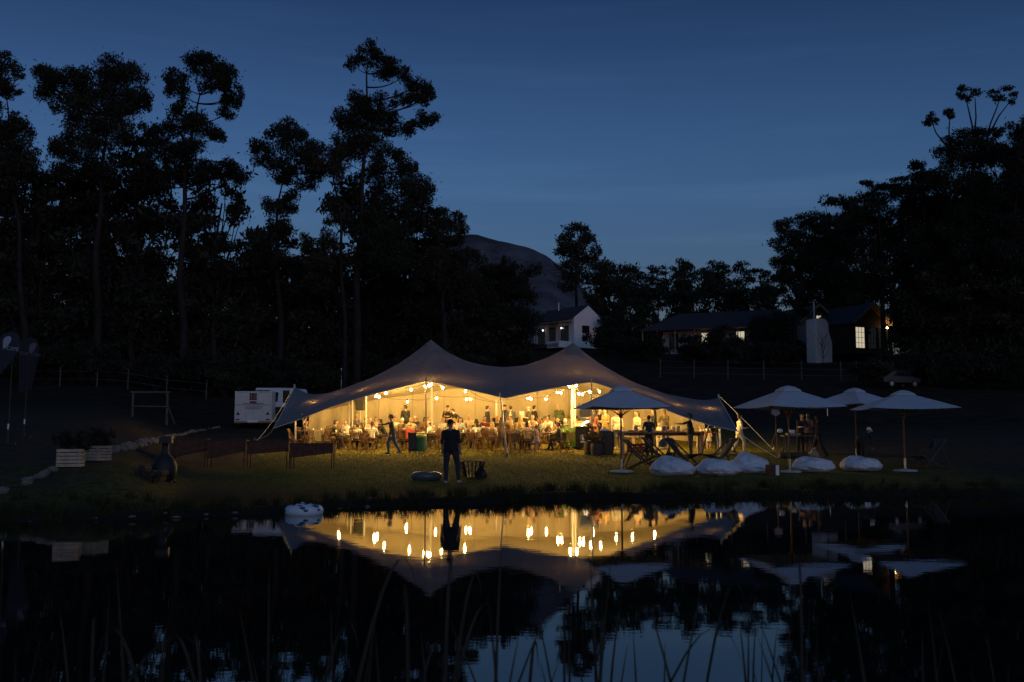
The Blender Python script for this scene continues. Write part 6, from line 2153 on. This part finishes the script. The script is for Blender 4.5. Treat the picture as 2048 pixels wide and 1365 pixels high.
flag('navy teardrop flag with pale lettering at the pond edge', 18, 664, 900, d0,
     [(-.45, -.25), (-.3, -.06), (-.1, 0), (.08, -.03), (.19, -.16), (.22, -.36), (.16, -.58), (.0, -.84), (-.2, -1.12), (-.4, -1.34), (-.5, -1.45)], NAVYF, 'T CAPE', -.08, -.56, FLAGW, (-.20, -.32))
flag('violet feather flag with faint lettering behind the navy flag', 50, 676, 900, d0 + 4,
     [(-.36, -.2), (-.2, -.04), (.05, .02), (.26, -.06), (.34, -.25), (.34, -.6), (.26, -1.2), (.14, -1.8), (-.30, -1.9), (-.30, -1.2)], PURPF, 'FOR COM', .05, -.62, mat('faint_print', (.09, .10, .13), .8), (.12, -.36))
# exhibition trailer and van
p = ground(505, 58)
t = thing('box_trailer', 'white box trailer with a dark red square logo on its doors', 'trailer', p, R(-4))
TW = mat('trailer_white', (.58, .57, .54), .6, .08, 3, .1, 10)
REDL = mat('maroon_logo', (.12, .03, .03), .7, .1, 10)
GREYL = mat('grey_lettering', (.16, .15, .15), .7, .1, 10)
MB().box((0, 1.5, 1.30), (2.22, 3.0, 1.80)).build('body', TW, t, bevel=.03)
for s in (-1, 1):
    MB().box((s * .55, -.015, 1.30), (1.06, .03, 1.72)).build('door', TW, t)
MB().box((0, -.036, 1.40), (2.1, .012, .03)).build('hinge_bar', GREYL, t)
lg = MB()
for x, w in ((-.16, .10), (.0, .18), (.16, .10)):
    lg.box((x, -.036, 1.88), (w, .010, .40))
lg.box((0, -.04, 2.06), (.46, .010, .05)); lg.box((0, -.04, 1.70), (.46, .010, .05)); lg.box((0, -.036, 1.55), (.40, .010, .12))
lg.build('logo', REDL, t)
lt = MB()
rs = random.Random(2)
for (z, half, hh) in ((2.14, .9, .03), (1.47, .60, .07), (1.28, .50, .06), (1.18, .48, .06)):
    x = -half
    while x < half:
        w = rs.uniform(.03, .10)
        if not (hh == .03 and abs(x) < .3):
            lt.box((x + w / 2, -.037, z + rs.uniform(-.01, .01)), (w, .008, hh))
        x += w + .03
lt.build('lettering', GREYL, t)
for s in (-1, 1):
    tr = MB()
    tr.prism([(s * .88 - .12, .82), (s * .88 + .12, .82), (s * .88, 1.02)], .01, 'y')
    o = tr.build('warning_triangle', mat('dark_red_reflector', (.06, .012, .012), .4), t); o.location = (0, -.036, 0)
    MB().box((s * .9, -.036, .55), (.22, .014, .08)).build('tail_light', REDL, t)
    for y in (1.2, 1.9):
        wl = MB().tube([(s * 1.05, y, .30), (s * 1.22, y, .30)], .30, 16).build('wheel', BLACK, t)
        MB().tube([(s * 1.04, y, .30), (s * 1.23, y, .30)], .15, 10).build('rim', STEEL, wl)
MB().box((0, -.06, .46), (.62, .014, .13)).build('number_plate', PAPER, t)
MB().box((0, -.03, .40), (2.2, .05, .10)).build('bumper', mat('ochre_bumper', (.25, .15, .06), .7), t)
p = ground(562, 59.5)
t = thing('service_van', 'pale van with open shelving beside the white trailer', 'van', p, R(-18))
MB().prism([(-1.25, .45), (1.9, .45), (1.95, 1.15), (1.55, 1.3), (1.15, 2.25), (-1.25, 2.3)], 1.8, 'y').build('body', mat('van_white', (.62, .66, .70), .4, .06, 3), t, bevel=.06)
MB().box((-.72, -.905, 1.35), (1.0, .02, 1.6)).build('open_bay', BLACK, t)
for z in (.62, .92, 1.2, 1.75):
    MB().box((-.72, -.925, z), (.96, .03, .04)).build('shelf', STEEL, t)
for x in (-1.18, -.66, -.26):
    MB().box((x, -.93, 1.35), (.05, .03, 1.6)).build('upright', STEEL, t)
MB().prism([(.05, 1.45), (.36, 1.45), (.42, 2.0), (.05, 2.05)], .02, 'y').build('side_window', GLASS_D, t).location = (-.1, -.908, 0)
MB().prism([(.62, 1.38), (1.3, 1.38), (1.02, 2.1), (.62, 2.12)], .02, 'y').build('cab_window', GLASS_D, t).location = (0, -.908, 0)
MB().box((.3, -.905, .8), (.8, .015, .7)).build('lower_panel', BLACK, t)
for x in (-.75, 1.2):
    for y in (-.82, .82):
        wl = MB().tube([(x, y - .1, .33), (x, y + .1, .33)], .33, 16).build('wheel', BLACK, t)
        MB().tube([(x, y - .11, .33), (x, y + .11, .33)], .17, 10).build('rim', STEEL, wl)
MB().box((1.98, 0, .6), (.06, 1.7, .2)).build('bumper', BLACK, t)

# ------------------------------------------------------------------ foreground lawn and pond things
def torus(mb_, R0, r, n=40, m=14, c=(0, 0, 0), wob=0):
    vs, fs = [], []
    for i in range(n):
        a = 2 * math.pi * i / n
        for j in range(m):
            b = 2 * math.pi * j / m
            rr = r * (1 + wob * math.sin(i * 2.5))
            vs.append((c[0] + (R0 + rr * math.cos(b)) * math.cos(a), c[1] + (R0 + rr * math.cos(b)) * math.sin(a), c[2] + rr * math.sin(b)))
    for i in range(n):
        for j in range(m):
            fs.append((i * m + j, ((i + 1) % n) * m + j, ((i + 1) % n) * m + (j + 1) % m, i * m + (j + 1) % m))
    return mb_.add(vs, fs)
p = at(608, 1027, 19.1)
t = thing('swim_ring', 'white inflatable swim ring with dark blotches floating on the pond', 'swim ring', (p.x, p.y, 0.06))
torus(MB(), .25, .115, 44, 16, (0, 0, 0), .01).build('tube', mat('ring_white_vinyl', (.62, .70, .78), .35, .06, 4), t, smooth=True)
BLOT = mat('dark_blotch', (.03, .05, .09), .4, .2, 8)
rs = random.Random(11)
for k in range(44):
    a = rs.uniform(0, 6.28); b = rs.uniform(-.15, 2.2)
    c = Vector(((.25 + .115 * math.cos(b)) * math.cos(a), (.25 + .115 * math.cos(b)) * math.sin(a), .115 * math.sin(b)))
    nrm = Vector((math.cos(b) * math.cos(a), math.cos(b) * math.sin(a), math.sin(b)))
    MB().ball(c, (rs.uniform(.036, .062), rs.uniform(.020, .034), .012), 9, 6, rot=nrm.to_track_quat('Z', 'Y')).build('blotch', BLOT, t)
for a in (1.9, 4.4, 5.4):
    hd_ = MB()
    q = Vector((.25 * math.cos(a), .25 * math.sin(a), .10))
    hd_.tube([q + Vector((-.06, 0, 0)), q + Vector((0, 0, .05)), q + Vector((.06, 0, 0))], .010, 6)
    hd_.build('handle', PAINT_W, t)
p = hit(853, 961)
t = thing('inflatable_ring', 'grey inflatable ring lying on the grass beside the watching person', 'swim ring', p + Vector((0, 0, .11)))
torus(MB(), .31, .125, 40, 14).build('tube', mat('grey_vinyl', (.10, .10, .105), .18, .06, 4), t, smooth=True)
MB().tube([(.30, -.43, 0), (.32, -.47, .02)], .012, 8).build('valve', BLACK, t)
p = hit(944, 957)
t = thing('fire_basket', 'black steel fire basket tapering down with punched holes', 'fire basket', p, R(14))
for q in range(4):
    e = Euler((0, 0, q * math.pi / 2))
    m = MB()
    n = 5
    top, bot, h = .31, .20, .44
    def pt(u, v):
        w_ = bot + (top - bot) * v
        x = (u * 2 - 1) * w_
        p_ = Vector((x, -w_, .04 + h * v)); p_.rotate(e); return p_
    # bars leave openings between them
    for k in range(n + 1):
        m.bar(pt(k / n, 0), pt(k / n, 1), .028, .012)
    for v in (0, .38, .70, .98):
        m.bar(pt(0, v), pt(1, v), .05 if v in (0, .98) else .11, .012)
    m.build('side_panel', IRON, t)
MB().box((0, 0, .05), (.38, .38, .02)).build('base', IRON, t)
t2 = thing('sack', 'dark sack leaning against the fire basket', 'sack', hit(962, 957))
MB().lathe([(.16, 0), (.20, .08), (.15, .2), (.06, .32), (.02, .34)], 14, sy=.7).build('bag', IRON, t2, smooth=True)
MB().tube([(.0, -.02, .32), (.03, -.02, .38)], .02, 6).build('neck', IRON, t2)
t = thing('paper_scrap', 'white paper scrap on the grass between two beanbags', 'paper', hit(1393, 954))
MB().prism([(-.08, -.05), (.06, -.06), (.09, .03), (.0, .06), (-.07, .03)], .01, 'z').build('sheet', PAPER, t)

# grass blades on the lit lawn and the bank
def blades(name, label, n, sampler, h0, h1, w, m):
    P_, Dv = [], []
    v = np.zeros((n, 3, 3), np.float32)
    for i in range(n):
        x, y = sampler()
        z = gz(x, y) - .01
        a = rnd.uniform(0, 6.28)
        hh = rnd.uniform(h0, h1)
        dx, dy = math.cos(a) * w, math.sin(a) * w
        lx, ly = rnd.gauss(0, .35) * hh, rnd.gauss(0, .35) * hh
        v[i] = ((x - dx, y - dy, z), (x + dx, y + dy, z), (x + lx, y + ly, z + hh))
    me = bpy.data.meshes.new(name)
    me.vertices.add(n * 3)
    me.vertices.foreach_set('co', v.ravel())
    me.loops.add(n * 3)
    me.loops.foreach_set('vertex_index', np.arange(n * 3, dtype=np.int32))
    me.polygons.add(n)
    me.polygons.foreach_set('loop_start', np.arange(0, n * 3, 3, dtype=np.int32))
    me.polygons.foreach_set('loop_total', np.full(n, 3, dtype=np.int32))
    me.update(); me.validate()
    me.materials.append(m)
    o = obj_from_mesh(name, me)
    tag(o, label, 'grass', kind='stuff')
    return o
GRASS = mat('grass_blade', (.125, .130, .028), .8, .4, 2.0, spec=.15)
def s_lawn():
    y = 24 + 22 * rnd.random() ** .8
    x = rnd.uniform(-.26, .30) * y
    return x, y
blades('grass', 'short mown grass lit by the tent', 70000, s_lawn, .025, .075, .008, GRASS)
TUFT = []
def s_bank():
    if not TUFT or rnd.random() < .03:
        u = rnd.uniform(-.52, .52)
        TUFT[:] = [u, shore(u) + abs(rnd.gauss(.15, .9)), rnd.uniform(.05, .22)]
    a, r = rnd.uniform(0, 6.28), TUFT[2] * rnd.random()
    return TUFT[0] * TUFT[1] + r * math.cos(a), TUFT[1] + r * math.sin(a)
blades('bank_grass', 'tufts of rough grass along the pond bank', 14000, s_bank, .05, .30, .007, mat('bank_grass_blade', (.040, .042, .016), .85, .4, 3.0, spec=.1))

# ------------------------------------------------------------------ reeds in the foreground
REED = mat('reed_leaf', (.022, .023, .015), .6, .3, 6, spec=.3)
def reed_clump(label, px, d, leaves):
    root = at(px, 870, d); root.z = gz(root.x, root.y)
    t = thing('reed_clump', label, 'reeds', root)
    for (tx, ty, bendx) in leaves:
        tip = at(tx, ty, d + rnd.uniform(-.15, .15)) - root
        n = 12
        ctr = []
        start = Vector((-tip.x * .9 - bendx * .10 + rnd.uniform(-.04, .04), rnd.uniform(-.05, .05), -.05))
        mid = start.lerp(tip, .66) + Vector((-bendx * .05, 0, .06))
        if abs(bendx) > 1.2:                      # folded blade: rises, then hangs over
            mid = Vector((tip.x - .5 * (tip.x - start.x) * .5, 0, tip.z + .45))
        for i in range(n + 1):
            u = i / n
            ctr.append(start * (1 - u) ** 2 + mid * 2 * u * (1 - u) + tip * u * u)
        vs, fs = [], []
        tw = rnd.uniform(-.6, .6)
        for i, c in enumerate(ctr):
            u = i / n
            w = .0070 * (1 - u ** 2.6) + .0005
            ang = tw * u + .3
            sd = Vector((math.cos(ang), math.sin(ang), 0)) * w
            fo = Vector((-math.sin(ang), math.cos(ang), 0)) * w * .35
            vs += [c - sd, c + fo, c + sd]
        for i in range(n):
            for k in (0, 1):
                fs.append((i * 3 + k, i * 3 + k + 1, i * 3 + k + 4, i * 3 + k + 3))
        MB().add(vs, fs).build('leaf', REED, t, smooth=True)
    return t
reeds = [('reed clump with one leaf folded over near the bright reflection', 770, 3.4, [(832, 1170, 1.4), (748, 1240, -.2), (700, 1330, -.8)]),
         ('reed clump with a tall upright blade below the tent peaks', 1000, 3.2, [(1004, 1060, .1), (975, 1190, -.2), (1098, 1215, .9), (1040, 1262, .4), (900, 1245, -.8)]),
         ('reed clump with a pair of tall crossing blades', 1200, 3.3, [(1178, 1088, -.2), (1222, 1120, .5), (1205, 1195, .1), (1255, 1290, .3), (1150, 1300, -.4)]),
         ('reed clump leaning beneath the parasol reflections', 1345, 3.1, [(1296, 1205, -.7), (1402, 1180, .3), (1484, 1322, 1.8), (1380, 1290, .2)]),
         ('reed clump with slanting blades under the dark bank', 1580, 3.2, [(1512, 1225, -.8), (1516, 1275, -.5), (1620, 1220, .1), (1660, 1300, .6)]),
         ('sparse reed clump in the shaded water', 1730, 3.4, [(1700, 1190, -.2), (1712, 1290, -.4), (1790, 1330, .6)]),
         ('thin reed clump in the darkest water', 1990, 3.3, [(1972, 1270, -.2), (2020, 1320, .3), (1940, 1340, -.5)]),
         ('reed clump arching over the dark reflections of the grove', 260, 3.2, [(232, 1120, -.2), (330, 1270, .4), (192, 1322, -1.6), (300, 1350, 1.0), (418, 1335, 2.0)]),
         ('reed clump with tall faint blades beside the grove reflection', 545, 3.4, [(538, 1130, -.1), (478, 1215, -.4), (585, 1250, .4), (500, 1300, -.6), (560, 1320, .2)]),
         ('small reed tuft by the corner of the dark water', 60, 3.2, [(30, 1290, -.3), (86, 1260, .2), (110, 1330, .5)])]
for k_, (px_, d_, w_) in enumerate(((690, 3.6, 'beside the folded reed leaf'), (860, 3.5, 'between the folded leaf and the tall upright blade'), (940, 3.8, 'thin and tangled below the first tent peak'), (1085, 3.6, 'between the upright blade and the crossing blades'),
        (1130, 3.3, 'fine and low below the second tent peak'), (1260, 3.7, 'fine and tangled beside the crossing blades'), (1450, 3.6, 'between the leaning and slanting reeds'), (1530, 3.9, 'thin and upright before the slanting reeds'), (1640, 3.6, 'fine and low beside the slanting reeds'),
        (1860, 3.7, 'sparse and fine in the dark water'), (380, 3.7, 'fine and low beside the arching reeds'), (150, 3.6, 'fine and tangled in the dark corner'))):
    lv = [(px_ + rnd.uniform(-75, 75), rnd.uniform(1150, 1340), rnd.uniform(-1.6, 1.6)) for _ in range(4)]
    reeds.append(('reed clump ' + w_, px_, d_, lv))
for r_ in reeds:
    reed_clump(*r_)
